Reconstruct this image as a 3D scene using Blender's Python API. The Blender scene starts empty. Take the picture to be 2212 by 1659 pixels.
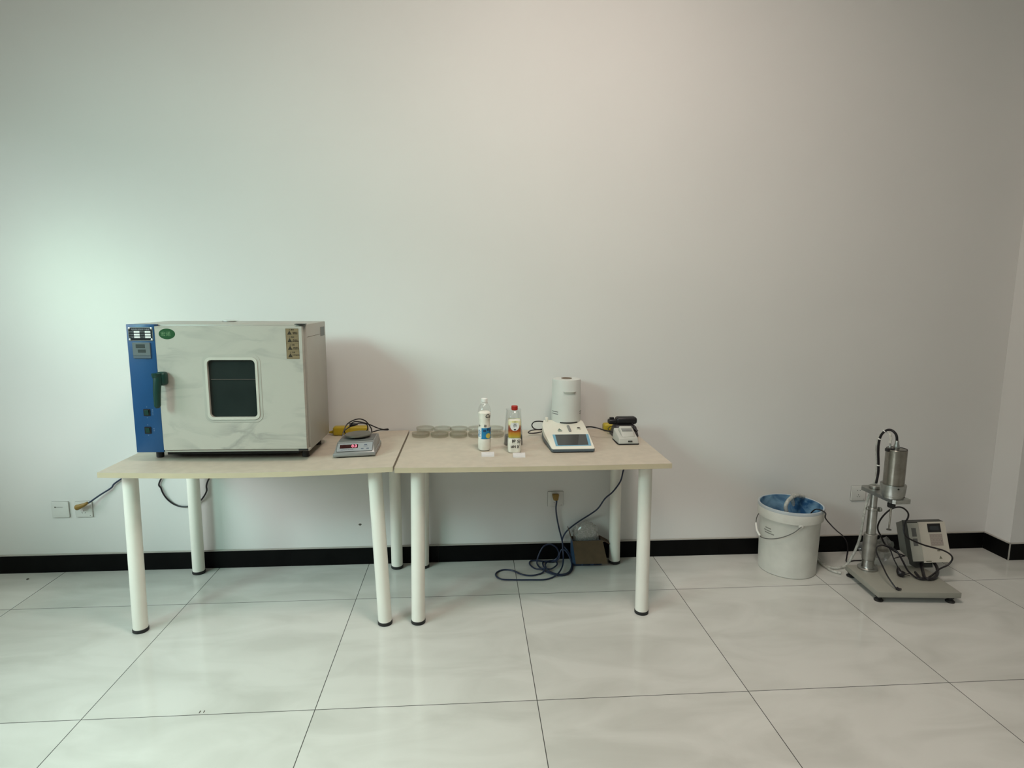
import bpy, bmesh, math, random
from mathutils import Vector, Matrix

SC = bpy.context.scene
COL = SC.collection
PI = math.pi

# ---------------------------------------------------------------- camera
CR, CU, CB, CP = [[0.997501, -0.070519, 0.004337], [0.005889, 0.144163, 0.989536], [-0.070407, -0.987038, 0.144218], [-0.141109, -3.214721, 1.469592]]
cam_data = bpy.data.cameras.new('camera')
cam_data.sensor_fit = 'HORIZONTAL'
cam_data.sensor_width = 36.0
cam_data.lens = 21.2120
cam_data.clip_start = 0.05
cam = bpy.data.objects.new('camera', cam_data)
COL.objects.link(cam)
cam.matrix_world = Matrix(((CR[0], CU[0], CB[0], CP[0]), (CR[1], CU[1], CB[1], CP[1]),
                           (CR[2], CU[2], CB[2], CP[2]), (0, 0, 0, 1)))
SC.camera = cam

# ---------------------------------------------------------------- light
SC.view_settings.view_transform = 'Standard'
SC.view_settings.look = 'None'
SC.view_settings.gamma = 1.0
SC.view_settings.use_curve_mapping = False
SC.view_settings.exposure = 0.0
SC.cycles.transparent_max_bounces = 40
SC.cycles.max_bounces = 16

world = bpy.data.worlds.new('sky')
SC.world = world
world.use_nodes = True
world.node_tree.nodes['Background'].inputs['Color'].default_value = (0.75, 0.9, 1.0, 1)
world.node_tree.nodes['Background'].inputs['Strength'].default_value = 0.4


def area(name, loc, target, sx, sy, power, color, spread=180):
    d = bpy.data.lights.new(name, 'AREA')
    d.shape = 'RECTANGLE'
    d.size = sx
    d.size_y = sy
    d.energy = power
    d.color = color
    d.spread = math.radians(spread)
    o = bpy.data.objects.new(name, d)
    COL.objects.link(o)
    o.location = loc
    o.rotation_euler = (Vector(target) - Vector(loc)).to_track_quat('-Z', 'Z').to_euler()
    return o


# ceiling panels of the room, and an added fill lamp
area('ceiling_panel_light', (0.4, -1.7, 3.66), (0.4, -1.7, 0), 0.6, 0.6, 49, (1.0, 0.855, 0.775))
area('ceiling_panel_light', (-0.6, -2.6, 3.66), (-0.6, -2.6, 0), 0.6, 0.6, 22, (1.0, 0.96, 0.83))
area('left_floor_fill', (-1.4, -2.4, 3.66), (-1.4, -2.4, 0), 0.6, 0.6, 14.5, (0.70, 1.0, 0.91), 60)  # added unseen lamp, narrow and greenish, to brighten the floor at left
# daylight of the tall window in the left wall, plus an added narrow beam
area('window_daylight_fill', (-3.45, -3.3, 2.9 - .15), (-1.2, 0, 0.9), 1.0, 1.0, 12.3, (0.56, 1.0, 0.91), 60)
area('window_daylight_fill', (-3.45, -2.2, 2.4), (-2.02, 0, 1.45), 0.35, 0.35, 0.31, (0.66, 1.0, 0.74), 20)  # added narrow lamp for the bright patch on the back wall's left
sky = bpy.data.lights.new('sky_glow', 'SUN')
sky.energy = 2.9
sky.color = (0.925, 0.96, 1.0)
sky.angle = math.radians(25)
sky_o = bpy.data.objects.new('sky_glow', sky)
COL.objects.link(sky_o)
sky_o.rotation_euler = Vector((1.55, 1.0, -.86)).to_track_quat('-Z', 'Z').to_euler()

# ---------------------------------------------------------------- materials
MATS = {}


def nodes_of(m):
    return m.node_tree.nodes, m.node_tree.links


def mat(name, col, rough=0.5, metal=0.0, noise=0.05, scale=8.0, bump=0.0, bscale=200.0, spec=0.5,
        emit=None, estr=0.0, trans=0.0, ior=1.45, coat=0.0):
    if name in MATS:
        return MATS[name]
    m = bpy.data.materials.new(name)
    m.use_nodes = True
    N, L = nodes_of(m)
    b = N['Principled BSDF']
    tc = N.new('ShaderNodeTexCoord')
    nz = N.new('ShaderNodeTexNoise')
    nz.inputs['Scale'].default_value = scale
    nz.inputs['Detail'].default_value = 3
    L.new(tc.outputs['Object'], nz.inputs['Vector'])
    rp = N.new('ShaderNodeValToRGB')
    c = col
    rp.color_ramp.elements[0].color = (max(0, c[0] * (1 - noise)), max(0, c[1] * (1 - noise)), max(0, c[2] * (1 - noise)), 1)
    rp.color_ramp.elements[1].color = (min(1, c[0] * (1 + noise)), min(1, c[1] * (1 + noise)), min(1, c[2] * (1 + noise)), 1)
    rp.color_ramp.elements[0].position = 0.35
    rp.color_ramp.elements[1].position = 0.65
    L.new(nz.outputs['Fac'], rp.inputs['Fac'])
    L.new(rp.outputs['Color'], b.inputs['Base Color'])
    b.inputs['Roughness'].default_value = rough
    b.inputs['Metallic'].default_value = metal
    b.inputs['Specular IOR Level'].default_value = spec
    b.inputs['IOR'].default_value = ior
    b.inputs['Coat Weight'].default_value = coat
    b.inputs['Transmission Weight'].default_value = trans
    if emit:
        b.inputs['Emission Color'].default_value = (*emit, 1)
        b.inputs['Emission Strength'].default_value = estr
    if bump > 0:
        n2 = N.new('ShaderNodeTexNoise')
        n2.inputs['Scale'].default_value = bscale
        L.new(tc.outputs['Object'], n2.inputs['Vector'])
        bp = N.new('ShaderNodeBump')
        bp.inputs['Strength'].default_value = bump
        bp.inputs['Distance'].default_value = 0.002
        L.new(n2.outputs['Fac'], bp.inputs['Height'])
        L.new(bp.outputs['Normal'], b.inputs['Normal'])
    MATS[name] = m
    return m


def clear_mat(name, tint=(0.93, 0.95, 0.95), gloss=0.12, haze=0.1, rough=0.05, hazecol=(0.6, 0.6, 0.58), edge=0.55):
    """thin clear plastic or glass: see-through, glossy towards the rim, a little milky"""
    if name in MATS:
        return MATS[name]
    m = bpy.data.materials.new(name)
    m.use_nodes = True
    N, L = nodes_of(m)
    N.remove(N['Principled BSDF'])
    out = N['Material Output']
    tr = N.new('ShaderNodeBsdfTransparent')
    tr.inputs['Color'].default_value = (*tint, 1)
    gl = N.new('ShaderNodeBsdfGlossy')
    gl.inputs['Roughness'].default_value = rough
    df = N.new('ShaderNodeBsdfDiffuse')
    df.inputs['Color'].default_value = (*hazecol, 1)
    lw = N.new('ShaderNodeLayerWeight')
    lw.inputs['Blend'].default_value = 0.25
    mr = N.new('ShaderNodeMath')
    mr.operation = 'MULTIPLY_ADD'
    mr.inputs[1].default_value = edge
    mr.inputs[2].default_value = gloss * 0.4
    L.new(lw.outputs['Facing'], mr.inputs[0])
    nz = N.new('ShaderNodeTexNoise')
    nz.inputs['Scale'].default_value = 30
    mh = N.new('ShaderNodeMath')
    mh.operation = 'MULTIPLY'
    mh.inputs[1].default_value = haze * 2
    L.new(nz.outputs['Fac'], mh.inputs[0])
    m1 = N.new('ShaderNodeMixShader')
    L.new(mh.outputs[0], m1.inputs['Fac'])
    L.new(tr.outputs[0], m1.inputs[1])
    L.new(df.outputs[0], m1.inputs[2])
    m2 = N.new('ShaderNodeMixShader')
    L.new(mr.outputs[0], m2.inputs['Fac'])
    L.new(m1.outputs[0], m2.inputs[1])
    L.new(gl.outputs[0], m2.inputs[2])
    L.new(m2.outputs[0], out.inputs['Surface'])
    MATS[name] = m
    return m


def floor_mat():
    m = bpy.data.materials.new('polished_tile')
    m.use_nodes = True
    N, L = nodes_of(m)
    b = N['Principled BSDF']
    tc = N.new('ShaderNodeTexCoord')
    sep = N.new('ShaderNodeSeparateXYZ')
    L.new(tc.outputs['Object'], sep.inputs[0])

    def math_(op, a, bb=None, cc=None):
        n = N.new('ShaderNodeMath')
        n.operation = op
        for i, v in enumerate((a, bb, cc)):
            if v is None:
                continue
            if hasattr(v, 'default_value') or hasattr(v, 'is_output'):
                L.new(v, n.inputs[i])
            else:
                n.inputs[i].default_value = v
        return n.outputs[0]

    def dist_to_line(s, off):
        a = math_('ADD', s, off)
        a = math_('DIVIDE', a, 0.8)
        r = math_('ROUND', a)
        a2 = math_('SUBTRACT', a, r)
        a2 = math_('ABSOLUTE', a2)
        return math_('MULTIPLY', a2, 0.8)
    dx = dist_to_line(sep.outputs['X'], 2.2999)
    dy = dist_to_line(sep.outputs['Y'], 0.4001)
    d = math_('MINIMUM', dx, dy)
    g = N.new('ShaderNodeMapRange')
    g.inputs['From Min'].default_value = 0.0010
    g.inputs['From Max'].default_value = 0.0020
    L.new(d, g.inputs['Value'])
    # one random shift per tile, so the veins break at each joint
    cx = math_('FLOOR', math_('DIVIDE', math_('ADD', sep.outputs['X'], 2.2999), 0.8))
    cy = math_('FLOOR', math_('DIVIDE', math_('ADD', sep.outputs['Y'], 0.4001), 0.8))
    cv = N.new('ShaderNodeCombineXYZ')
    L.new(cx, cv.inputs[0])
    L.new(cy, cv.inputs[1])
    wn = N.new('ShaderNodeTexWhiteNoise')
    wn.noise_dimensions = '2D'
    L.new(cv.outputs[0], wn.inputs['Vector'])
    vm = N.new('ShaderNodeVectorMath')
    vm.operation = 'MULTIPLY_ADD'
    L.new(wn.outputs['Color'], vm.inputs[0])
    vm.inputs[1].default_value = (7, 7, 7)
    L.new(tc.outputs['Object'], vm.inputs[2])
    mp = N.new('ShaderNodeMapping')
    mp.inputs['Rotation'].default_value = (0, 0, 0.6)
    mp.inputs['Scale'].default_value = (1.0, 2.6, 1.0)
    L.new(vm.outputs[0], mp.inputs['Vector'])
    n1 = N.new('ShaderNodeTexNoise')
    n1.inputs['Scale'].default_value = 2.2
    n1.inputs['Detail'].default_value = 6
    n1.inputs['Distortion'].default_value = 0.9
    L.new(mp.outputs[0], n1.inputs['Vector'])
    r1 = N.new('ShaderNodeValToRGB')
    r1.color_ramp.elements[0].position = 0.32
    r1.color_ramp.elements[0].color = (0.520, 0.520, 0.480, 1)
    r1.color_ramp.elements[1].position = 0.62
    r1.color_ramp.elements[1].color = (0.615, 0.615, 0.575, 1)
    L.new(n1.outputs['Fac'], r1.inputs['Fac'])
    mx = N.new('ShaderNodeMix')
    mx.data_type = 'RGBA'
    L.new(g.outputs[0], mx.inputs['Factor'])
    mx.inputs['A'].default_value = (0.055, 0.055, 0.05, 1)
    L.new(r1.outputs['Color'], mx.inputs['B'])
    L.new(mx.outputs['Result'], b.inputs['Base Color'])
    b.inputs['Roughness'].default_value = 0.09
    b.inputs['IOR'].default_value = 1.5
    n3 = N.new('ShaderNodeTexNoise')
    n3.inputs['Scale'].default_value = 5
    L.new(tc.outputs['Object'], n3.inputs['Vector'])
    mr = N.new('ShaderNodeMapRange')
    mr.inputs['To Min'].default_value = 0.06
    mr.inputs['To Max'].default_value = 0.16
    L.new(n3.outputs['Fac'], mr.inputs['Value'])
    L.new(mr.outputs[0], b.inputs['Roughness'])
    return m


def oven_door_mat():
    """cream enamel with grey smears"""
    m = bpy.data.materials.new('smeared_cream_enamel')
    m.use_nodes = True
    N, L = nodes_of(m)
    b = N['Principled BSDF']
    tc = N.new('ShaderNodeTexCoord')
    mp = N.new('ShaderNodeMapping')
    mp.inputs['Rotation'].default_value = (0, 0.55, 0)
    mp.inputs['Scale'].default_value = (1.0, 1.0, 2.6)
    L.new(tc.outputs['Object'], mp.inputs['Vector'])
    n1 = N.new('ShaderNodeTexNoise')
    n1.inputs['Scale'].default_value = 4.2
    n1.inputs['Detail'].default_value = 4
    n1.inputs['Distortion'].default_value = 0.9
    L.new(mp.outputs[0], n1.inputs['Vector'])
    r1 = N.new('ShaderNodeValToRGB')
    e = r1.color_ramp.elements
    e[0].position = 0.42
    e[0].color = (0, 0, 0, 1)
    e[1].position = 0.60
    e[1].color = (0, 0, 0, 1)
    k = r1.color_ramp.elements.new(0.52)
    k.color = (1, 1, 1, 1)
    L.new(n1.outputs['Fac'], r1.inputs['Fac'])
    n2 = N.new('ShaderNodeTexNoise')
    n2.inputs['Scale'].default_value = 4
    L.new(tc.outputs['Object'], n2.inputs['Vector'])
    r2 = N.new('ShaderNodeValToRGB')
    r2.color_ramp.elements[0].position = 0.40
    r2.color_ramp.elements[1].position = 0.70
    L.new(n2.outputs['Fac'], r2.inputs['Fac'])
    mu = N.new('ShaderNodeMath')
    mu.operation = 'MULTIPLY'
    L.new(r1.outputs['Color'], mu.inputs[0])
    L.new(r2.outputs['Color'], mu.inputs[1])
    m3 = N.new('ShaderNodeMath')
    m3.operation = 'MULTIPLY'
    L.new(mu.outputs[0], m3.inputs[0])
    m3.inputs[1].default_value = 0.55
    mx = N.new('ShaderNodeMix')
    mx.data_type = 'RGBA'
    L.new(m3.outputs[0], mx.inputs['Factor'])
    mx.inputs['A'].default_value = (0.435, 0.415, 0.36, 1)
    mx.inputs['B'].default_value = (0.18, 0.18, 0.165, 1)
    L.new(mx.outputs['Result'], b.inputs['Base Color'])
    b.inputs['Roughness'].default_value = 0.35
    return m


def bucket_inside_mat():
    m = bpy.data.materials.new('blue_stained_plastic')
    m.use_nodes = True
    N, L = nodes_of(m)
    b = N['Principled BSDF']
    n1 = N.new('ShaderNodeTexNoise')
    n1.inputs['Scale'].default_value = 9
    n1.inputs['Distortion'].default_value = 1.2
    n1.inputs['Detail'].default_value = 6
    tc = N.new('ShaderNodeTexCoord')
    L.new(tc.outputs['Object'], n1.inputs['Vector'])
    r1 = N.new('ShaderNodeValToRGB')
    r1.color_ramp.elements[0].position = 0.38
    r1.color_ramp.elements[0].color = (0.02, 0.085, 0.20, 1)
    r1.color_ramp.elements[1].position = 0.66
    r1.color_ramp.elements[1].color = (0.26, 0.44, 0.58, 1)
    L.new(n1.outputs['Fac'], r1.inputs['Fac'])
    L.new(r1.outputs['Color'], b.inputs['Base Color'])
    b.inputs['Roughness'].default_value = 0.4
    return m


M_wall = mat('wall_paint', (0.70, 0.69, 0.665), 0.75, noise=0.012, scale=1.5, bump=0.05, bscale=60)
M_wallL = M_wall
M_ceil = mat('ceiling_paint', (0.74, 0.74, 0.71), 0.9)
M_floor = floor_mat()
M_black_tile = mat('black_skirting_tile', (0.003, 0.0032, 0.0032), 0.5, noise=0.3, scale=6, spec=0.12)
M_grout = mat('grout_line', (0.38, 0.37, 0.33), 0.8)
M_caulk = mat('cream_caulk', (0.42, 0.40, 0.36), 0.8)
M_laminate = mat('beige_laminate', (0.50, 0.440, 0.355), 0.42, noise=0.045, scale=26)
M_edge = mat('cream_edge_band', (0.53, 0.455, 0.315), 0.5, noise=0.04)
M_leg = mat('ivory_powder_coat', (0.80, 0.78, 0.70), 0.35, noise=0.02)
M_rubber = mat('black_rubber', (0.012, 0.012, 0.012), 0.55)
M_cord = mat('black_cord', (0.010, 0.008, 0.010), 0.4)
M_navy = mat('navy_cord', (0.018, 0.028, 0.060), 0.4)
M_blue = mat('blue_painted_metal', (0.010, 0.064, 0.175), 0.32, noise=0.04)
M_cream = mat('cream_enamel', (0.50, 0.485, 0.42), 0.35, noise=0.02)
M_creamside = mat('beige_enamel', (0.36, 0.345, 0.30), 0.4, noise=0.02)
M_door = oven_door_mat()
M_dark = mat('dark_cavity', (0.030, 0.040, 0.038), 0.5, noise=0.2)
M_ovglass = mat('dark_green_glass', (0.016, 0.024, 0.022), 0.12, noise=0.15, scale=5)
M_green = mat('dark_green_plastic', (0.004, 0.036, 0.027), 0.35)
M_greenlbl = mat('green_label', (0.006, 0.060, 0.012), 0.4)
M_lblink = mat('pale_green_ink', (0.14, 0.25, 0.12), 0.6)
M_chrome = mat('chrome', (0.9, 0.9, 0.88), 0.28, metal=1.0)
M_alu = mat('brushed_aluminium', (0.42, 0.425, 0.40), 0.33, metal=1.0, noise=0.08, scale=40)
M_steel = mat('satin_steel', (0.29, 0.275, 0.24), 0.28, metal=1.0, noise=0.1, scale=30)
M_silver = mat('silver_plastic', (0.25, 0.25, 0.24), 0.35, metal=0.25)
M_silver_d = mat('grey_plastic_top', (0.12, 0.12, 0.112), 0.45)
M_panel = mat('grey_keypad_film', (0.27, 0.28, 0.285), 0.35)
M_pan = mat('scale_pan_metal', (0.22, 0.21, 0.18), 0.32, metal=0.7)
M_plateblk = mat('black_anodised_plate', (0.006, 0.007, 0.010), 0.35)
M_white = mat('white_plastic', (0.76, 0.76, 0.72), 0.4, noise=0.015)
M_anwhite = mat('ivory_plastic', (0.74, 0.72, 0.62), 0.4, noise=0.015)
M_print = mat('grey_white_plastic', (0.47, 0.465, 0.42), 0.45)
M_cylw = mat('pale_grey_enamel', (0.60, 0.61, 0.57), 0.45, noise=0.02)
M_bluegrey = mat('blue_grey_plastic', (0.085, 0.11, 0.13), 0.45)
M_sblue = mat('light_blue_film', (0.15, 0.36, 0.50), 0.35)
M_screen = mat('dark_screen', (0.035, 0.035, 0.035), 0.06, noise=0.0)
M_lcd = mat('grey_lcd', (0.05, 0.062, 0.06), 0.2)
M_ink = mat('black_ink', (0.015, 0.014, 0.013), 0.6)
M_greyink = mat('grey_ink', (0.10, 0.10, 0.10), 0.6)
M_brownink = mat('brown_ink', (0.018, 0.011, 0.003), 0.6)
M_ochre = mat('ochre_label', (0.20, 0.145, 0.075), 0.6)
M_ochre2 = mat('ochre_rule', (0.09, 0.06, 0.025), 0.6)
M_yellow = mat('yellow_plastic', (0.42, 0.30, 0.016), 0.4)
M_yellow2 = mat('mustard_plug', (0.25, 0.15, 0.03), 0.45)
M_red = mat('red_cap', (0.36, 0.018, 0.010), 0.38)
M_led = mat('red_led', (0.5, 0.02, 0.05), 0.4, emit=(1.0, 0.16, 0.22), estr=4.0)
M_ledbg = mat('led_window', (0.030, 0.006, 0.006), 0.15)
M_powder = mat('white_powder', (0.86, 0.82, 0.73), 0.9, noise=0.07, scale=30)
M_lblblue = mat('blue_label', (0.02, 0.21, 0.42), 0.4, noise=0.1)
M_lblnavy = mat('navy_label', (0.012, 0.035, 0.11), 0.4)
M_lblwhite = mat('white_label', (0.78, 0.78, 0.76), 0.5)
M_lemon = mat('lemon_print', (0.62, 0.50, 0.10), 0.5, noise=0.1)
M_pale_yel = mat('pale_yellow_print', (0.80, 0.74, 0.36), 0.5)
M_paper = mat('white_paper', (0.95, 0.93, 0.93), 0.7)
M_clear = clear_mat('clear_plastic', tint=(0.985, 0.99, 0.988), gloss=0.10, haze=0.02, edge=0.30)
M_petri = clear_mat('petri_glass', tint=(0.955, 0.950, 0.93), gloss=0.04, haze=0.03, hazecol=(0.4, 0.4, 0.37), edge=0.22)
M_tube = clear_mat('milky_tube', tint=(0.93, 0.94, 0.92), gloss=0.06, haze=0.60, rough=0.2, hazecol=(0.62, 0.62, 0.57), edge=0.3)
M_jarglass = clear_mat('clear_jar_glass', tint=(0.98, 0.99, 0.988), gloss=0.06, haze=0.04, edge=0.35)
M_film = clear_mat('crinkled_film', tint=(0.9, 0.9, 0.9), gloss=0.2, haze=0.62, rough=0.25, hazecol=(0.42, 0.40, 0.37))
M_greyblk = mat('dark_grey_content', (0.075, 0.085, 0.085), 0.6)
M_card = mat('cardboard', (0.085, 0.056, 0.030), 0.85, noise=0.08, scale=30)
M_carddk = mat('cardboard_inside', (0.10, 0.06, 0.035), 0.9)
M_boxblue = mat('blue_printed_card', (0.03, 0.07, 0.14), 0.5)
M_boxnavy = mat('navy_printed_card', (0.008, 0.02, 0.05), 0.5)
M_bucket = mat('white_bucket_plastic', (0.63, 0.625, 0.57), 0.4, noise=0.05, scale=12)
M_bucket_in = bucket_inside_mat()
M_water = mat('cloudy_blue_water', (0.03, 0.12, 0.24), 0.08, noise=0.35, scale=14)
M_plate = mat('grey_beige_paint', (0.30, 0.295, 0.25), 0.4, noise=0.02)
M_console = mat('warm_white_paint', (0.54, 0.505, 0.43), 0.45, noise=0.03)
M_console2 = mat('grey_console_film', (0.40, 0.39, 0.335), 0.45)
M_conside = mat('grey_green_paint', (0.19, 0.19, 0.165), 0.45)
M_condark = mat('dark_grey_paint', (0.055, 0.055, 0.048), 0.5)
M_key = mat('keypad_print', (0.37, 0.32, 0.28), 0.5)
M_socket = mat('socket_plastic', (0.66, 0.655, 0.62), 0.35)
M_dust = mat('dark_dust', (0.10, 0.095, 0.08), 0.9)
M_adapter = mat('black_plastic', (0.010, 0.009, 0.010), 0.4)
M_greybox = mat('dark_grey_plastic', (0.055, 0.050, 0.052), 0.5)


# ---------------------------------------------------------------- mesh helpers
def xf(bm, verts, m):
    bmesh.ops.transform(bm, matrix=m, verts=verts)


def new():
    return bmesh.new()


def box(bm, x0, x1, y0, y1, z0, z1, bev=0.0, seg=2, m=None):
    t = bmesh.new()
    bmesh.ops.create_cube(t, size=1.0)
    bmesh.ops.scale(t, vec=(x1 - x0, y1 - y0, z1 - z0), verts=t.verts)
    bmesh.ops.translate(t, vec=((x0 + x1) / 2, (y0 + y1) / 2, (z0 + z1) / 2), verts=t.verts)
    if bev > 0:
        bmesh.ops.bevel(t, geom=list(t.edges) + list(t.verts), offset=bev, segments=seg, profile=0.5, affect='EDGES')
    if m is not None:
        bmesh.ops.transform(t, matrix=m, verts=t.verts)
    merge(bm, t)


def merge(bm, t):
    me = bpy.data.meshes.new('tmp')
    t.to_mesh(me)
    t.free()
    bm.from_mesh(me)
    bpy.data.meshes.remove(me)


def lathe(bm, prof, seg=32, m=None, center=(0, 0), close=False):
    """prof: list of (r, z). r=0 ends are capped to a point"""
    t = bmesh.new()
    rings = []
    for r, z in prof:
        if r <= 1e-6:
            rings.append([t.verts.new((center[0], center[1], z))])
        else:
            rings.append([t.verts.new((center[0] + r * math.cos(2 * PI * i / seg), center[1] + r * math.sin(2 * PI * i / seg), z)) for i in range(seg)])
    prs = list(zip(rings[:-1], rings[1:]))
    if close:
        prs.append((rings[-1], rings[0]))
    for a, b in prs:
        if len(a) == 1 and len(b) == 1:
            continue
        for i in range(seg):
            j = (i + 1) % seg
            if len(a) == 1:
                t.faces.new((a[0], b[j], b[i]))
            elif len(b) == 1:
                t.faces.new((a[i], a[j], b[0]))
            else:
                t.faces.new((a[i], a[j], b[j], b[i]))
    bmesh.ops.recalc_face_normals(t, faces=t.faces)
    if m is not None:
        bmesh.ops.transform(t, matrix=m, verts=t.verts)
    merge(bm, t)


def cyl(bm, c, r, z0, z1, seg=32, bev=0.0, m=None):
    b = min(bev, r * 0.45, abs(z1 - z0) * 0.45)
    if b > 0:
        prof = [(0, z0), (r - b, z0), (r, z0 + b), (r, z1 - b), (r - b, z1), (0, z1)]
    else:
        prof = [(0, z0), (r, z0), (r, z1), (0, z1)]
    lathe(bm, prof, seg, m, c)


def spline(pts, n=8):
    P = [Vector(p) for p in pts]
    if len(P) < 3:
        return P
    P = [P[0] * 2 - P[1]] + P + [P[-1] * 2 - P[-2]]
    out = []
    for i in range(1, len(P) - 2):
        p0, p1, p2, p3 = P[i - 1:i + 3]
        for k in range(n):
            t = k / n
            out.append(0.5 * ((2 * p1) + (-p0 + p2) * t + (2 * p0 - 5 * p1 + 4 * p2 - p3) * t * t + (-p0 + 3 * p1 - 3 * p2 + p3) * t ** 3))
    out.append(P[-2])
    return out


def tube(bm, pts, r, seg=10, n=8, smooth=True, cap=True, hollow=0.0):
    P = spline(pts, n) if smooth else [Vector(p) for p in pts]
    t = bmesh.new()
    rings = []
    up = Vector((0.13, 0.21, 0.97)).normalized()
    T0 = (P[1] - P[0]).normalized()
    side = T0.cross(up)
    if side.length < 1e-3:
        side = T0.cross(Vector((1, 0, 0)))
    side.normalize()
    for i, p in enumerate(P):
        T = (P[min(i + 1, len(P) - 1)] - P[max(i - 1, 0)]).normalized()
        side = (side - T * side.dot(T))
        if side.length < 1e-5:
            side = T.orthogonal()
        side.normalize()
        nn = T.cross(side)
        rr = r(i / (len(P) - 1)) if callable(r) else r
        rings.append([t.verts.new(p + (side * math.cos(2 * PI * k / seg) + nn * math.sin(2 * PI * k / seg)) * rr) for k in range(seg)])
    for a, b in zip(rings[:-1], rings[1:]):
        for k in range(seg):
            j = (k + 1) % seg
            t.faces.new((a[k], a[j], b[j], b[k]))
    if cap:
        t.faces.new(rings[0][::-1])
        t.faces.new(rings[-1])
    bmesh.ops.recalc_face_normals(t, faces=t.faces)
    merge(bm, t)


def rrect(w, h, r, seg=6):
    pts = []
    for cx, cy, a0 in ((w / 2 - r, h / 2 - r, 0), (-w / 2 + r, h / 2 - r, PI / 2), (-w / 2 + r, -h / 2 + r, PI), (w / 2 - r, -h / 2 + r, 1.5 * PI)):
        for k in range(seg + 1):
            a = a0 + PI / 2 * k / seg
            pts.append((cx + r * math.cos(a), cy + r * math.sin(a)))
    return pts


def prism(bm, pts, d0, d1, m=None, bev=0.0):
    """polygon in XY extruded from z=d0 to z=d1"""
    t = bmesh.new()
    lo = [t.verts.new((x, y, d0)) for x, y in pts]
    hi = [t.verts.new((x, y, d1)) for x, y in pts]
    t.faces.new(lo[::-1])
    f = t.faces.new(hi)
    n = len(pts)
    for i in range(n):
        j = (i + 1) % n
        t.faces.new((lo[i], lo[j], hi[j], hi[i]))
    if bev > 0:
        ed = [e for e in t.edges if all(v in hi for v in e.verts)]
        bmesh.ops.bevel(t, geom=ed, offset=bev, segments=2, profile=0.5, affect='EDGES')
    bmesh.ops.recalc_face_normals(t, faces=t.faces)
    if m is not None:
        bmesh.ops.transform(t, matrix=m, verts=t.verts)
    merge(bm, t)


def ring_prism(bm, outer, inner, d0, d1, m=None):
    t = bmesh.new()
    n = len(outer)
    A = [[t.verts.new((x, y, d)) for x, y in pl] for pl in (outer, inner) for d in (d0, d1)]
    ol, oh, il, ih = A
    for i in range(n):
        j = (i + 1) % n
        t.faces.new((ol[i], ol[j], oh[j], oh[i]))
        t.faces.new((il[j], il[i], ih[i], ih[j]))
        t.faces.new((oh[i], oh[j], ih[j], ih[i]))
        t.faces.new((ol[j], ol[i], il[i], il[j]))
    bmesh.ops.recalc_face_normals(t, faces=t.faces)
    if m is not None:
        bmesh.ops.transform(t, matrix=m, verts=t.verts)
    merge(bm, t)


def hull_box(bm, corners, bev=0.0, seg=2):
    """eight corners: bottom 4 (counter-clockwise) then top 4"""
    t = bmesh.new()
    v = [t.verts.new(c) for c in corners]
    for f in ((3, 2, 1, 0), (4, 5, 6, 7), (0, 1, 5, 4), (1, 2, 6, 5), (2, 3, 7, 6), (3, 0, 4, 7)):
        t.faces.new([v[i] for i in f])
    bmesh.ops.recalc_face_normals(t, faces=t.faces)
    if bev > 0:
        bmesh.ops.bevel(t, geom=list(t.edges) + list(t.verts), offset=bev, segments=seg, profile=0.5, affect='EDGES')
    merge(bm, t)


# the front-facing plane: polygon XY -> X, Z with the outside towards -Y
FRONT = Matrix(((1, 0, 0, 0), (0, 0, -1, 0), (0, 1, 0, 0), (0, 0, 0, 1)))


def front(x=0, y=0, z=0):
    return Matrix.Translation((x, y, z)) @ FRONT


def obj(name, bm, material, parent=None, smooth=True, angle=35, **props):
    me = bpy.data.meshes.new(name)
    bm.to_mesh(me)
    bm.free()
    mats = material if isinstance(material, (list, tuple)) else [material]
    for mm in mats:
        me.materials.append(mm)
    if smooth:
        for p in me.polygons:
            p.use_smooth = True
        try:
            me.set_sharp_from_angle(angle=math.radians(angle))
        except Exception:
            pass
    o = bpy.data.objects.new(name, me)
    COL.objects.link(o)
    if parent is not None:
        o.parent = parent
    for k, v in props.items():
        o[k] = v
    return o


def pieces(name, bm, material, parent=None, smooth=True, **k):
    """one part per loose piece of the mesh"""
    todo = set(bm.verts)
    out = []
    while todo:
        seed = todo.pop()
        isl, stack = {seed}, [seed]
        while stack:
            v = stack.pop()
            for e in v.link_edges:
                w = e.other_vert(v)
                if w not in isl:
                    isl.add(w)
                    stack.append(w)
        todo -= isl
        order = sorted(isl, key=lambda v: v.index)
        t = bmesh.new()
        mp = {v: t.verts.new(v.co) for v in order}
        for f in {f for v in order for f in v.link_faces}:
            t.faces.new([mp[v] for v in f.verts])
        out.append((order[0].index, t))
    out.sort(key=lambda a: a[0])
    bm.free()
    return [obj(name, t, material, parent, smooth=smooth, **k) for _, t in out]


def recenter(o, loc):
    loc = Vector(loc)
    o.data.transform(Matrix.Translation(-loc))
    o.location = loc
    return o


def thing(name, label, category, loc=(0, 0, 0), rz=0, group=None):
    o = bpy.data.objects.new(name, None)
    o.empty_display_size = 0.05
    COL.objects.link(o)
    o.location = loc
    o.rotation_euler = (0, 0, rz)
    o['label'] = label
    o['category'] = category
    if group:
        o['group'] = group
    return o


def struct(name, bm, material, parent=None, smooth=False):
    o = obj(name, bm, material, parent, smooth=smooth)
    if parent is None:
        o['kind'] = 'structure'
    return o


def dup(root, loc, rz=None, label=None):
    r = root.copy()
    COL.objects.link(r)
    r.location = loc
    if rz is not None:
        r.rotation_euler = (0, 0, rz)
    if label:
        r['label'] = label
    for ch in list(root.children):
        c = ch.copy()
        COL.objects.link(c)
        c.parent = r
        for g in list(ch.children):
            d = g.copy()
            COL.objects.link(d)
            d.parent = c
    return r


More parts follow.
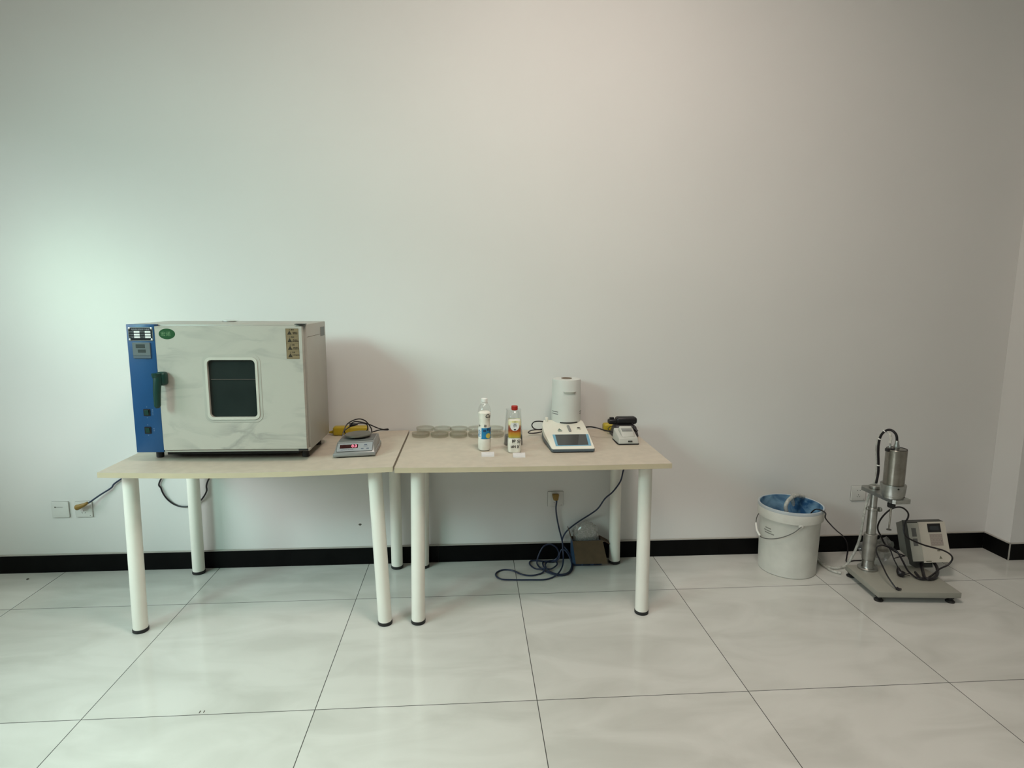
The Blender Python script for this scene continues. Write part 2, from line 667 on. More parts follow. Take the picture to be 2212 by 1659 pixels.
def text_mesh(txt, size, extrude=0.0002, align='CENTER', shear=0.0, bold=0.0):
    cu = bpy.data.curves.new('lettering', 'FONT')
    cu.body = txt
    cu.size = size
    cu.align_x = align
    cu.align_y = 'CENTER'
    cu.extrude = extrude
    cu.shear = shear
    cu.offset = bold
    cu.resolution_u = 3
    o = bpy.data.objects.new('lettering', cu)
    COL.objects.link(o)
    dg = bpy.context.evaluated_depsgraph_get()
    me = bpy.data.meshes.new_from_object(o.evaluated_get(dg))
    bpy.data.objects.remove(o)
    bpy.data.curves.remove(cu)
    return me


def add_text(bm, txt, size, m, extrude=0.0002, align='CENTER', shear=0.0, sx=1.0, fn=None, bold=0.0):
    me = text_mesh(txt, size, extrude, align, shear, bold)
    t = bmesh.new()
    t.from_mesh(me)
    bpy.data.meshes.remove(me)
    bmesh.ops.scale(t, vec=(sx, 1, 1), verts=t.verts)
    if fn:
        for v in t.verts:
            v.co = fn(v.co)
    bmesh.ops.transform(t, matrix=m, verts=t.verts)
    merge(bm, t)


# ================================================================= THE ROOM
XL, XR, YF, ZC = -3.6, 4.4, -6.8, 3.7
PX, PY = 2.9075, -0.171          # pillar: its left face and its front face
bm = new(); box(bm, XL - .3, XR + .3, YF - .3, 0.3, -0.1, 0.0); struct('floor', bm, M_floor)
bm = new(); box(bm, XL - .3, XR + .3, YF - .3, 0.3, ZC, ZC + .1); struct('ceiling', bm, M_ceil)
bm = new(); box(bm, XL - .3, XR + .3, 0.0, 0.3, 0, ZC); w = struct('wall_back', bm, M_wall)
bm = new(); box(bm, PX, XR, PY, -0.0005, 0, ZC); struct('wall_pillar', bm, M_wall)
bm = new(); box(bm, XR, XR + .3, YF, 0, 0, ZC); struct('wall_right', bm, M_wall)


def holed_wall(name, axis, pos, thick, a0, a1, holes):
    """wall along y (axis x) or along x (axis y) with rectangular window openings"""
    bm = new()

    def seg(u0, u1, z0, z1):
        if axis == 'x':
            box(bm, min(pos, pos + thick), max(pos, pos + thick), u0, u1, z0, z1)
        else:
            box(bm, u0, u1, min(pos, pos + thick), max(pos, pos + thick), z0, z1)
    u = a0
    for h0, h1, z0, z1 in sorted(holes):
        seg(u, h0, 0, ZC)
        seg(h0, h1, 0, z0)
        seg(h0, h1, z1, ZC)
        u = h1
    seg(u, a1, 0, ZC)
    struct(name, bm, M_wall)


W_LEFT = [(-6.2, -3.9, 1.05, 2.75), (-3.2, -0.7, 1.05, 2.75)]
W_FRONT = [(-2.6, 1.4, 0.95, 2.85)]
holed_wall('wall_left', 'x', XL, -0.24, YF, 0, W_LEFT)
holed_wall('wall_front', 'y', YF, -0.24, XL - .24, XR + .3, W_FRONT)
M_pane = clear_mat('window_glass', tint=(0.97, 0.99, 0.98), gloss=0.05, haze=0.0)
for i, (h0, h1, z0, z1) in enumerate(W_LEFT + W_FRONT):
    bm = new()
    fr = i < 2
    x = XL - 0.19 if fr else YF - 0.19

    def bar(u0, u1, za, zb):
        if fr:
            box(bm, x - .025, x + .025, u0, u1, za, zb)
        else:
            box(bm, u0, u1, x - .025, x + .025, za, zb)
    bar(h0, h0 + .05, z0, z1); bar(h1 - .05, h1, z0, z1); bar(h0 + .05, h1 - .05, z0, z0 + .05); bar(h0 + .05, h1 - .05, z1 - .05, z1)
    mid = (h0 + h1) / 2
    bar(mid - .025, mid + .025, z0 + .05, z1 - .05)
    f = struct('window_%d' % (i + 1), bm, M_white)
    bm = new()
    if fr:
        box(bm, x - .003, x + .003, h0 + .051, mid - .026, z0 + .051, z1 - .051)
        box(bm, x - .003, x + .003, mid + .026, h1 - .051, z0 + .051, z1 - .051)
    else:
        box(bm, h0 + .051, mid - .026, x - .003, x + .003, z0 + .051, z1 - .051)
        box(bm, mid + .026, h1 - .051, x - .003, x + .003, z0 + .051, z1 - .051)
    obj('pane', bm, M_pane, f)

# black skirting tiles with a cream joint on top
HB, BT = 0.094, 0.011
bm = new()
x = XL
joints = [-3.0, -2.0, -1.95, -1.2, -0.4, 0.4, 1.2, 2.0, 2.8]
xs = [XL, -2.72, -1.92, -1.12, -0.32, 0.48, 1.28, 2.08, PX - BT]
for a, b in zip(xs[:-1], xs[1:]):
    box(bm, a + .0006, b - .0006, -BT, -0.0003, 0.0005, HB)
struct('baseboard_back', bm, M_black_tile)
bm = new(); box(bm, PX - BT, PX - .0003, PY - BT + .001, -BT - .0003, 0.0005, HB); struct('baseboard_pillar', bm, M_black_tile)
bm = new(); box(bm, PX - BT + .006, XR, PY - BT, PY - .0003, 0.0005, HB); struct('baseboard_right', bm, M_black_tile)
bm = new(); box(bm, XL, XL + BT, YF, -BT, 0.0005, HB); struct('baseboard_left', bm, M_black_tile)
bm = new(); box(bm, XL, PX - BT - .001, -BT + .001, -0.0002, HB + .0004, HB + .008, 0.002)
struct('trim_1', bm, M_caulk)
bm = new(); box(bm, PX - BT + .001, PX - .0002, PY - BT + .001, -.001, HB + .0004, HB + .007, 0.002)
box(bm, PX - BT + .001, XR, PY - BT + .001, PY - .0002, HB + .0004, HB + .007, 0.002)
struct('trim_2', bm, M_caulk)
bm = new(); box(bm, PX - BT - .002, PX - BT + .005, PY - BT - .002, PY - BT + .001, 0.0005, HB + .006)
struct('trim_3', bm, M_grout)


# ================================================================= TABLES
def tabletop_mesh(x0, x1, y0, y1, z0, z1, sag, rise):
    bm = new()
    nx = 24
    rows = []
    for i in range(nx + 1):
        t = i / nx
        x = x0 + (x1 - x0) * t
        dz = -sag * math.sin(PI * t) + rise * t
        rows.append([bm.verts.new((x, y, z + dz)) for y, z in ((y0, z0), (y1, z0), (y1, z1), (y0, z1))])
    for a, b in zip(rows[:-1], rows[1:]):
        for k in range(4):
            j = (k + 1) % 4
            bm.faces.new((a[k], a[j], b[j], b[k]))
    bm.faces.new(rows[0]); bm.faces.new(rows[-1][::-1])
    bmesh.ops.recalc_face_normals(bm, faces=bm.faces)
    return bm


def leg(parent, bx, by, tx, ty, ztop):
    bm = new()
    tube(bm, [(bx, by, 0.016), (tx, ty, ztop)], 0.0305, seg=28, smooth=False)
    l = obj('leg', bm, M_leg, parent)
    bm = new(); cyl(bm, (bx, by), 0.0325, 0.0, 0.0175, 28, 0.003); obj('foot_cap', bm, M_rubber, l, label='black rubber foot cap')
    bm = new(); cyl(bm, (tx, ty), 0.042, ztop - .004, ztop + .0005, 28); obj('mounting_plate', bm, M_steel, l)


TH = 0.0225
for name_lbl, x0, x1, sag, rise, z, legs in (
    ('beige laminate table with round ivory legs, carrying the drying oven and sagging under it', -1.658, -0.4655, 0.013, 0.005, 0.7505,
     ((-1.595, -.625, -1.584, -.622), (-.528, -.632, -.556, -.63), (-1.587, -.062, -1.581, -.062), (-.54, -.062, -.542, -.062))),
    ('beige laminate table with round ivory legs, carrying the bottles, petri dishes and moisture analyser', -0.459, 0.7375, 0.003, 0.001, 0.7505,
     ((-.379, -.632, -.369, -.632), (.659, -.612, .653, -.612), (-.398, -.062, -.385, -.062), (.66, -.072, .652, -.072)))):
    xc = (x0 + x1) / 2
    t = thing('work_table', name_lbl, 'table', (xc, -.367, 0), 0, 'work tables along the wall')
    bm = tabletop_mesh(x0 - xc, x1 - xc, -.353, .353, z - TH, z, sag, rise)
    top = obj('tabletop', bm, M_laminate, t, smooth=False)
    bm = tabletop_mesh(x0 - xc + .0005, x1 - xc - .0005, -.3537, -.3531, z - TH + .0005, z - .0012, sag, rise)
    obj('edge_band', bm, M_edge, top, label='cream front edge band')
    for bx, by, tx, ty in legs:
        s = (tx - x0) / (x1 - x0)
        zt = z - TH - sag * math.sin(PI * s) + rise * s
        leg(t, bx - xc, by + .367, tx - xc, ty + .367, zt - .0005)


def ztop_left(x):
    s = (x + 1.658) / 1.1925
    return 0.7505 - 0.013 * math.sin(PI * s) + 0.005 * s


def ztop_right(x):
    s = (x + .459) / 1.1965
    return 0.7505 - 0.003 * math.sin(PI * s) + 0.001 * s


# ================================================================= DRYING OVEN
OZ = 0.7385
ov = thing('drying_oven', 'large cream and blue laboratory drying oven with dark window and green door handle', 'oven', (-1.583, -.559, OZ), -.0148)
ZB, ZT, OW, OD = 0.0515, 0.606, 0.737, 0.362
bm = new()
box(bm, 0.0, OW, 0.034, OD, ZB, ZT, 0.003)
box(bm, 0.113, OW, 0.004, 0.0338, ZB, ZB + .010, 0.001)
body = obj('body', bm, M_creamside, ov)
bm = new(); box(bm, 0.001, 0.116, 0.0, 0.0335, ZB + .001, ZT + .0008, 0.002)
cp = obj('control_panel', bm, M_blue, ov, label='blue control panel')
# door as a slab with a window opening
bm = new()
WX, WZ, WW, WH = 0.4255, 0.3315, 0.200, 0.249
DX0, DX1, DZ0, DZ1 = 0.1185, 0.7275, 0.0635, 0.5985
outer = [(DX1, DZ1), (DX0, DZ1), (DX0, DZ0), (DX1, DZ0)]


def slab_with_hole(bm, ox0, ox1, oz0, oz1, cx, cz, w, h, r, d0, d1):
    t = bmesh.new()
    inner = [(cx + a, cz + b) for a, b in rrect(w, h, r, 6)]
    n = len(inner)

    def outpt(p):
        dx, dz = p[0] - cx, p[1] - cz
        k = n // 4
        return dx, dz
    cor = [(ox1, oz1), (ox0, oz1), (ox0, oz0), (ox1, oz0)]
    out = []
    per = n // 4
    for q in range(4):
        for k in range(per):
            f = k / (per - 1)
            c = cor[q]
            ip = inner[q * per + k]
            if k == 0:
                p = (c[0], ip[1]) if q in (0, 2) else (ip[0], c[1])
            elif k == per - 1:
                p = (ip[0], c[1]) if q in (0, 2) else (c[0], ip[1])
            elif k == per // 2:
                p = c
            elif k < per // 2:
                g = k / (per // 2)
                a = (c[0], inner[q * per][1]) if q in (0, 2) else (inner[q * per][0], c[1])
                p = (a[0] + (c[0] - a[0]) * g, a[1] + (c[1] - a[1]) * g)
            else:
                g = (k - per // 2) / (per - 1 - per // 2)
                e = inner[q * per + per - 1]
                b_ = (e[0], c[1]) if q in (0, 2) else (c[0], e[1])
                p = (c[0] + (b_[0] - c[0]) * g, c[1] + (b_[1] - c[1]) * g)
            out.append(p)
    L = [[t.verts.new((x, d, z)) for x, z in pl] for pl in (out, inner) for d in (d0, d1)]
    of, ob, jf, jb = L
    for i in range(n):
        j = (i + 1) % n
        for quad in ((of[i], of[j], jf[j], jf[i]), (ob[j], ob[i], jb[i], jb[j]), (of[j], of[i], ob[i], ob[j]), (jf[i], jf[j], jb[j], jb[i])):
            try:
                t.faces.new(quad)
            except ValueError:
                pass
    bmesh.ops.recalc_face_normals(t, faces=t.faces)
    merge(bm, t)


slab_with_hole(bm, DX0, DX1, DZ0, DZ1, WX, WZ, WW, WH, .018, -.004, 0.028)
door = obj('door', bm, M_door, ov, angle=30, label='cream oven door smeared with grey marks')
bm = new()
ring_prism(bm, [(WX + a, WZ + b) for a, b in rrect(WW + .020, WH + .022, .023)], [(WX + a, WZ + b) for a, b in rrect(WW, WH, .018)], 0, .0045, front(0, -.004, 0))
obj('window_frame', bm, M_cream, door)
bm = new()
ring_prism(bm, [(WX + a, WZ + b) for a, b in rrect(WW + .044, WH + .046, .032)], [(WX + a, WZ + b) for a, b in rrect(WW + .0202, WH + .0222, .0231)], 0, .0015, front(0, -.004, 0))
obj('outer_frame', bm, mat('worn_cream_enamel', (0.40, 0.385, 0.335), 0.4), door)
bm = new(); prism(bm, [(WX + a, WZ + b) for a, b in rrect(WW - .001, WH - .001, .018)], 0, .003, front(0, 0.009, 0))
obj('window_glass', bm, M_ovglass, door, label='dark glass window')
bm = new(); box(bm, WX - .092, WX + .096, .0035, .0055, WZ + .0375, WZ + .0405)
obj('shelf_edge', bm, M_steel, door)
# handle
bm = new()
box(bm, 0.124, 0.164, -.044, -.0042, .350, .408, 0.012, 3)
tube(bm, [(0.134, -.040, .396), (0.135, -.046, .372), (0.132, -.050, .320), (0.130, -.050, .268)], lambda s: 0.0175 - 0.0045 * s, seg=16)
lathe(bm, [(0, -.017), (.009, -.0145), (.0155, -.006), (.0175, 0.004), (.0175, .012), (0, .014)], 16, Matrix.Translation((0.132, -.0455, .392)))
lathe(bm, [(0, -.013), (.0075, -.0105), (.0120, -.004), (.0128, 0.0), (0, .002)], 16, Matrix.Translation((0.130, -.050, .268)))
obj('handle', bm, M_green, door, label='dark green plastic handle')
# hinges
bm = new(); box(bm, .696, .740, .004, .034, ZT + .0002, ZT + .0034, 0.001)
obj('hinge', bm, M_rubber, ov, label='black top hinge plate')
bm = new(); box(bm, .690, .732, .000, .0035, ZB + .0022, ZB + .0100, 0.0006)
obj('hinge', bm, M_rubber, ov)
# vent cap
bm = new(); lathe(bm, [(0, ZT), (.030, ZT), (.034, ZT + .002), (.034, ZT + .005), (.026, ZT + .009), (.012, ZT + .010), (0, ZT + .010)], 32, None, (0.308, .30))
obj('vent_cap', bm, M_chrome, ov, label='chrome round vent cap')
bm = new(); box(bm, .085, .665, .090, OD - .02, .018, ZB + .0005); obj('under_shade_block', bm, M_rubber, ov, smooth=False, label='black block added for the shade under the body')  # dark block standing in for the deep shade beneath the oven
for x, y in ((.052, .09), (.695, .09), (.052, .32), (.690, .32)):
    bm = new(); cyl(bm, (x, y), .016, ztop_left(-1.583 + x) - OZ + .0003, ZB + .0005, 20, .002); obj('foot', bm, M_rubber, ov)
bm = new(); box(bm, OW - .0002, OW + .0008, .270, .340, .540, .582); obj('side_label', bm, M_silver_d, body, label='grey label')
bm = new(); box(bm, OW - .0002, OW + .0003, .045, .270, .5495, .5510); obj('seam', bm, M_ochre2, body)


def on_panel(name, x0, x1, z0, z1, m, th=.001, y=0.0, parent=None, r=.0008, **k):
    bm = new()
    prism(bm, [((x0 + x1) / 2 + a, (z0 + z1) / 2 + b) for a, b in rrect(x1 - x0, z1 - z0, r, 3)], 0, th, front(0, y, 0))
    return obj(name, bm, m, parent, **k)


# nameplate
np_ = on_panel('nameplate', .009, .109, .537, .594, M_plateblk, .0012, 0, cp, .003, label='black nameplate with white fields')
bm = new()
ring_prism(bm, [(.059 + a, .5655 + b) for a, b in rrect(.100, .057, .003)], [(.059 + a, .5655 + b) for a, b in rrect(.0965, .0535, .002)], .0012, .0017, front())
obj('nameplate_rim', bm, M_alu, cp)
bm = new()
for x in (.014, .104):
    for z in (.542, .589):
        lathe(bm, [(0, 0), (.0048, 0), (.004, .002), (0, .003)], 12, front(x, -.0012, z))
pieces('nameplate_rivet', bm, M_chrome, cp)
bm = new()
for r_, z in enumerate((.5745, .5635, .5525)):
    for x in (.043, .088):
        box(bm, x - .011 + r_ * .0, x + .012, -.0016, -.0011, z - .0037, z + .0037)
pieces('nameplate_field', bm, M_lblwhite, cp)
bm = new()
add_text(bm, '电热恒温鼓风干燥箱', .0085, front(.059, -.0014, .5845), .0001, sx=.98)
for z, a, b in ((.5745, '额定电压', '额定功率'), (.5635, '工作温度', '工作尺寸'), (.5525, '出厂编号', '出厂日期')):
    add_text(bm, a, .0052, front(.0205, -.0014, z), .0001)
    add_text(bm, b, .0052, front(.0655, -.0014, z), .0001)
obj('nameplate_text', bm, M_greyink if False else mat('dull_white_ink', (0.30, 0.32, 0.34), .5), cp)
# controller
ct = on_panel('temperature_controller', .024, .095, .476, .530, mat('clear_cover_grey', (0.13, 0.155, 0.16), .3), .006, 0, cp, .002, label='grey temperature controller')
on_panel('controller_base', .024, .095, .463, .4755, M_bluegrey, .005, 0, cp, .001)
on_panel('controller_display', .038, .075, .5065, .523, M_lcd, .0006, -.006, cp, .001)
on_panel('controller_display', .045, .077, .4875, .5005, M_lcd, .0006, -.006, cp, .001)
# rocker switches and their lettering
for zc, xc in ((.229, .058), (.151, .0565)):
    s = on_panel('rocker_switch', xc - .0135, xc + .0135, zc - .0150, zc + .0150, M_adapter, .003, 0, cp, .002)
    bm = new()
    hull_box(bm, ((xc - .0085, -.0030, zc - .0105), (xc + .0085, -.0030, zc - .0105), (xc + .0085, -.0029, zc + .0105), (xc - .0085, -.0029, zc + .0105),
                  (xc - .0085, -.0045, zc - .0105), (xc + .0085, -.0045, zc - .0105), (xc + .0085, -.0075, zc + .0105), (xc - .0085, -.0075, zc + .0105)))
    obj('rocker', bm, M_green, s, smooth=False)
M_palebl = mat('pale_blue_ink', (0.16, 0.24, 0.36), .5)
for tx, x, z, dz in (('关', .058, .2525, 0), ('开', .058, .2055, 0), ('关', .0565, .1745, 0), ('开', .0565, .1275, 0), ('鼓风开关', .0815, .240, .0072), ('电源', .0815, .157, .0085)):
    bm = new()
    for i, ch in enumerate(tx):
        add_text(bm, ch, .0057, front(x, -.0002, z - i * dz), .0001)
    obj('switch_lettering', bm, M_palebl, cp)
# oval sticker
bm = new(); prism(bm, [(.1685 + .0335 * math.cos(2 * PI * k / 40), .5665 + .0225 * math.sin(2 * PI * k / 40)) for k in range(40)], 0, .0006, front(0, -.004, 0))
st = obj('oval_sticker', bm, M_greenlbl, door, label='green oval sticker with two characters')
bm = new(); add_text(bm, '宏诺', .0205, front(.1635, -.0048, .5655), .0001); obj('sticker_text', bm, M_lblink, door)
# warning label
wl = on_panel('warning_label', .6605, .7145, .4595, .5900, M_ochre, .0006, -.004, door, .001, label='ochre warning label with four triangles')
bm = new()
ring_prism(bm, [(.6875 + a, .52475 + b) for a, b in rrect(.054, .1305, .001, 3)], [(.6875 + a, .52475 + b) for a, b in rrect(.0515, .128, .001, 3)], .0006, .0008, front(0, -.004, 0))
for z in (.558, .5265, .494):
    box(bm, .663, .712, -.0049, -.0046, z - .0004, z + .0004)
pieces('label_rule', bm, M_ochre2, door)
for i, z in enumerate((.5745, .5425, .5095, .4775)):
    bm = new()
    prism(bm, [(.6765 - .0095, z - .0105), (.6765 + .0095, z - .0105), (.6765, z + .0065)], .0006, .0009, front(0, -.004, 0))
    obj('warning_triangle', bm, M_brownink, door)
    bm = new()
    add_text(bm, '⚠ ' + ('警告', '警告', '注意', '注意')[i], .0064, front(.685, -.0049, z + .0100), .0001, bold=.0001)
    for k, tx in enumerate((('高温部位', '请勿触摸'), ('禁止放入', '易燃易爆物'), ('请先阅读', '使用说明书'), ('必须可靠接地', ))[i]):
        add_text(bm, tx, .0052, front(.7000, -.0049, z - .0015 - k * .0058), .0001, bold=.0001)
    obj('warning_text', bm, M_brownink, door)
# oven power cord: leaves the back, hangs behind the table in a loop under its back edge
o = Vector((-1.583, -.559, OZ))
bm = new()


def wl_(p):
    v = Vector(p) - o
    c, s = math.cos(.0148), math.sin(.0148)
    return (c * v.x - s * v.y, s * v.x + c * v.y, v.z)


tube(bm, [wl_(p) for p in [(-1.50, -.20, .80), (-1.55, -.10, .79), (-1.60, -.030, .775), (-1.640, -.0075, .745), (-1.635, -.0075, .70), (-1.7727, -0.0075, 0.5012), (-1.7741, -0.0075, 0.4530), (-1.7563, -0.0075, 0.4068), (-1.7234, -0.0075, 0.3703),
      (-1.6820, -0.0075, 0.3515), (-1.6318, -0.0075, 0.3530), (-1.5797, -0.0075, 0.3802), (-1.5429, -0.0075, 0.4308), (-1.5277, -0.0075, 0.4969), (-1.395, -.0075, .70), (-1.39, -.0075, .745), (-1.37, -.03, .775), (-1.30, -.10, .775), (-1.20, -.14, .765)]], .0042, seg=8)
obj('power_cord', bm, M_cord, ov, label='black power cord hanging behind the table')

# ================================================================= DIGITAL SCALE
SX, SY = -.7527, -.5393
sz = ztop_left(-.7527) + .0008
sc = thing('digital_scale', 'silver electronic balance with a round pan and a glowing red readout', 'scale', (SX, SY, sz), .0135)
sc.rotation_euler = (0, -math.atan((ztop_left(-.565) - ztop_left(-.7527)) / .188), .0135)
SW, SD = .188, .212
for x, y in ((.022, .03), (SW - .022, .03), (.022, SD - .03), (SW - .022, SD - .03)):
    bm = new(); cyl(bm, (x, y), .009, 0, .0055, 16); obj('foot', bm, M_rubber, sc)
bm = new()
# base skirt then the sloping case
hull_box(bm, ((0, 0, .005), (SW, 0, .005), (SW, SD, .005), (0, SD, .005), (0, 0, .020), (SW, 0, .020), (SW, SD, .024), (0, SD, .024)), .003)
hull_box(bm, ((.003, .004, .018), (SW - .003, .004, .018), (SW - .003, SD - .003, .018), (.003, SD - .003, .018),
              (.012, .058, .060), (SW - .012, .058, .060), (SW - .010, SD - .008, .062), (.010, SD - .008, .062)), .003)
cs = obj('case', bm, M_silver, sc)
bm = new(); box(bm, .017, SW - .017, .066, SD - .014, .0605, .0625, .0008); obj('top_deck', bm, M_silver_d, sc, label='dark grey top deck')
# sloping keypad (frame on the front slope)
sl_dir = Vector((0, .054, .042)).normalized()
sl_n = Vector((0, -.042, .054)).normalized()
KM = Matrix(((1, 0, 0, SW / 2), (0, sl_dir.y, sl_n.y, .0075), (0, sl_dir.z, sl_n.z, .0205), (0, 0, 0, 1)))
bm = new(); prism(bm, [(a, .0305 + b) for a, b in rrect(.158, .048, .003, 3)], .0005, .0026, KM); kp = obj('keypad', bm, M_panel, sc, label='pale grey keypad')
bm = new(); prism(bm, [(-.0265 + a, .0345 + b) for a, b in rrect(.081, .0205, .001, 3)], .0026, .0032, KM); obj('display_window', bm, M_ledbg, sc)
bm = new(); add_text(bm, '0.0', .021, KM @ Matrix.Translation((-.003, .0345, .0034)), .0002, sx=.92); obj('display_digits', bm, M_led, sc, label='glowing red digits')
bm = new(); ring_prism(bm, [(a, .0305 + b) for a, b in rrect(.160, .050, .003, 3)], [(a, .0305 + b) for a, b in rrect(.1570, .047, .003, 3)], .0006, .0028, KM); obj('keypad_border', bm, M_condark, sc)
bm = new()
prism(bm, [(.0475 + a, .0405 + b) for a, b in rrect(.014, .006, .0028, 3)], .0026, .0031, KM)
prism(bm, [(.034 + a, .019 + b) for a, b in rrect(.012, .005, .0022, 3)], .0026, .0031, KM)
prism(bm, [(.058 + a, .019 + b) for a, b in rrect(.012, .005, .0022, 3)], .0026, .0031, KM)
M_slate = mat('slate_blue_ink', (0.085, 0.10, 0.14), .5)
pieces('button', bm, M_slate, sc)
bm = new(); add_text(bm, 'ON/OFF', .0055, KM @ Matrix.Translation((.049, .0315, .0028)), .0001); obj('button_lettering', bm, M_slate, sc)
bm = new(); add_text(bm, 'ELECTRONIC BALANCE', .0052, KM @ Matrix.Translation((-.034, .0155, .0028)), .0001, bold=.0001); obj('panel_lettering', bm, M_slate, sc)
bm = new(); cyl(bm, (.094, .135), .022, .0620, .0700, 24); obj('pan_support', bm, M_rubber, sc)
bm = new(); lathe(bm, [(0, .0705), (.056, .0705), (.0605, .0725), (.0615, .0785), (.059, .0800), (.052, .0775), (.012, .0770), (0, .0765)], 48, None, (.094, .135))
obj('pan', bm, M_pan, sc, label='round metal pan')

# yellow power strips and the cords beside them
zs = ztop_left(-.8)
ps = thing('power_strip', 'yellow power strip lying against the wall behind the silver scale', 'power strip', (-.765, -.058, zs), 0)
bm = new(); box(bm, -.088, .090, -.026, .026, 0, .046, .009, 3); obj('housing', bm, M_yellow, ps)
bm = new(); tube(bm, [(-.118, .004, .012), (-.100, .004, .014), (-.086, .002, .016)], lambda s: .004 + .007 * s, seg=12); obj('strain_relief', bm, M_yellow, ps)
bm = new(); box(bm, .000, .0016, -.0265, .0265, .003, .0465, .0004); obj('seam', bm, M_yellow2, ps)
bm = new()
o2 = Vector((-.765, -.058, zs))
tube(bm, [tuple(Vector(p) - o2) for p in ((-.883, -.054, zs + .012), (-.92, -.05, zs + .0115), (-1.0, -.035, zs + .012), (-1.3, -.030, zs + .010), (-1.58, -.03, zs + .016), (-1.672, -.020, .765), (-1.690, -.0075, .73), (-1.72, -.0075, .66), (-1.9812, -0.0080, 0.5025), (-2.0257, -0.0100, 0.4611), (-2.0826, -0.0180, 0.4244), (-2.1322, -0.0300, 0.3892), (-2.1501, -0.0360, 0.3816))], .0042, seg=8)
pc = obj('power_cord', bm, M_navy, ps, label='navy cord running to the left wall socket')
bm = new()
p0 = Vector((-2.1773, -0.0310, 0.3703)) - o2
tube(bm, [tuple(p0 + Vector((-.020, .008, -.008))), tuple(p0), tuple(p0 + Vector((.024, -.003, .010))), tuple(p0 + Vector((.042, -.005, .021)))], lambda s: .0155 - .009 * s, seg=14)
obj('plug', bm, M_yellow2, ps, label='mustard plug')

# scale's cord: two standing loops and the adapter plug
bm = new()
A = [(-0.7574, -0.3000, 0.7906), (-0.7516, -0.2800, 0.8160), (-0.7391, -0.2600, 0.8415), (-0.7113, -0.2500, 0.8577), (-0.6814, -0.2400, 0.8623), (-0.6563, -0.2300, 0.8506), (-0.6405, -0.2200, 0.8272), (-0.6313, -0.2100, 0.8036), (-0.6297, -0.2100, 0.7822)]
B = [(-0.7517, -0.2400, 0.7858), (-0.7578, -0.2400, 0.8047), (-0.7435, -0.2300, 0.8164), (-0.7155, -0.2200, 0.8303), (-0.6830, -0.2100, 0.8349), (-0.6552, -0.2000, 0.8254), (-0.6530, -0.1900, 0.7993), (-0.6650, -0.1900, 0.7851)]
Cc = [(-0.7279, -0.2500, 0.8323), (-0.7070, -0.2500, 0.8507), (-0.6747, -0.2300, 0.8438), (-0.6359, -0.2200, 0.8271), (-0.6037, -0.2100, 0.8080), (-0.5756, -0.2000, 0.7959), (-0.5538, -0.1900, 0.7946), (-0.5540, -0.1900, 0.7898), (-0.5895, -0.2000, 0.7937), (-0.6272, -0.2100, 0.7869)]
org = Vector((SX, SY, sz))


def loc_(p, og, rz):
    v = Vector(p) - og
    c, s = math.cos(-rz), math.sin(-rz)
    return (c * v.x - s * v.y, s * v.x + c * v.y, v.z)


for pl in (A, B, Cc):
    tube(bm, [loc_(p, org, .0135) for p in pl], .0029, seg=8)
P1 = [loc_(p, org, .0135) for p in ((-0.7310, -0.2450, 0.8336), (-0.7094, -0.2400, 0.8346), (-0.6922, -0.2350, 0.8357))]
tube(bm, P1, lambda s: .0105 - .006 * s, seg=12)
obj('power_cord', bm, M_cord, sc, label='black coiled cord with plug')

# ================================================================= PETRI DISHES
def petri(r, h):
    t = thing('petri_dish', '', 'petri dish', (0, 0, 0), 0, 'stacked petri dishes at the back of the right table')
    bm = new(); lathe(bm, [(0, 0), (r - .002, 0), (r, .002), (r, h - .003), (r - .0012, h - .003), (r - .0014, .002), (0, .0016)], 40)
    obj('dish', bm, M_petri, t)
    bm = new(); lathe(bm, [(0, h), (r + .0010, h), (r + .0018, h - .0012), (r + .0018, h * .42), (r + .0009, h * .42), (r + .0008, h - .0014), (0, h - .0014)], 40)
    obj('lid', bm, M_petri, t)
    return t


spots = [  # x, y, level, radius-centre from the photo
    (-.393, -.140, 0, 'clear petri dish with lid, bottom of the leftmost pair of the row'),
    (-.373, -.112, 1, 'clear petri dish resting tilted to the right, top of the leftmost pair of the row'),
    (-.296, -.148, 0, 'clear petri dish, bottom of the second pair from the left end of the row'),
    (-.282, -.122, 1, 'clear petri dish, top of the second pair from the left end of the row'),
    (-.199, -.152, 0, 'clear petri dish, bottom of the middle pair, third from the left end'),
    (-.197, -.126, 1, 'clear petri dish, top of the middle pair, third from the left end'),
    (-.104, -.150, 0, 'clear petri dish, bottom of the pair just left of the blue labelled bottle'),
    (-.104, -.124, 1, 'clear petri dish, top of the pair just left of the blue labelled bottle'),
    (-.008, -.148, 0, 'clear petri dish, bottom of the pair between the two bottles'),
    (-.010, -.122, 1, 'clear petri dish, top of the pair between the two bottles')]
PR, PH = .0445, .0205
pet = petri(PR, PH)
first = True
for x, y, lv, lb in spots:
    y2 = y if lv == 0 else y + .02
    z = ztop_right(x) + .0003 + lv * (PH + .0003)
    if first:
        pet.location = (x, y, z); pet['label'] = lb; first = False
    else:
        dup(pet, (x, y + (0.006 if lv else 0), z), random.Random(int(x * 1000)).random(), lb)

# ================================================================= BOTTLES
# ribbed drink bottle full of white powder
def wrap(R, cx=0, cy=0, zoff=0, ang0=0):
    def fn(co):
        a = co.x / R + ang0
        rr = R + co.z
        return Vector((cx + rr * math.sin(a), cy - rr * math.cos(a), co.y + zoff))
    return fn


B1 = (-.072, -.434)
b1 = thing('drink_bottle', 'slim clear bottle of white powder with white cap and a blue lemon label', 'bottle', (*B1, ztop_right(B1[0]) + .0003))
prof = [(0, .004), (.018, .0), (.028, .003), (.0312, .012), (.0312, .050), (.0300, .058), (.0290, .070), (.0290, .112), (.0272, .122), (.0262, .140), (.0280, .158), (.0310, .176), (.0310, .188), (.0275, .206), (.0190, .220), (.0125, .228), (.0120, .238)]


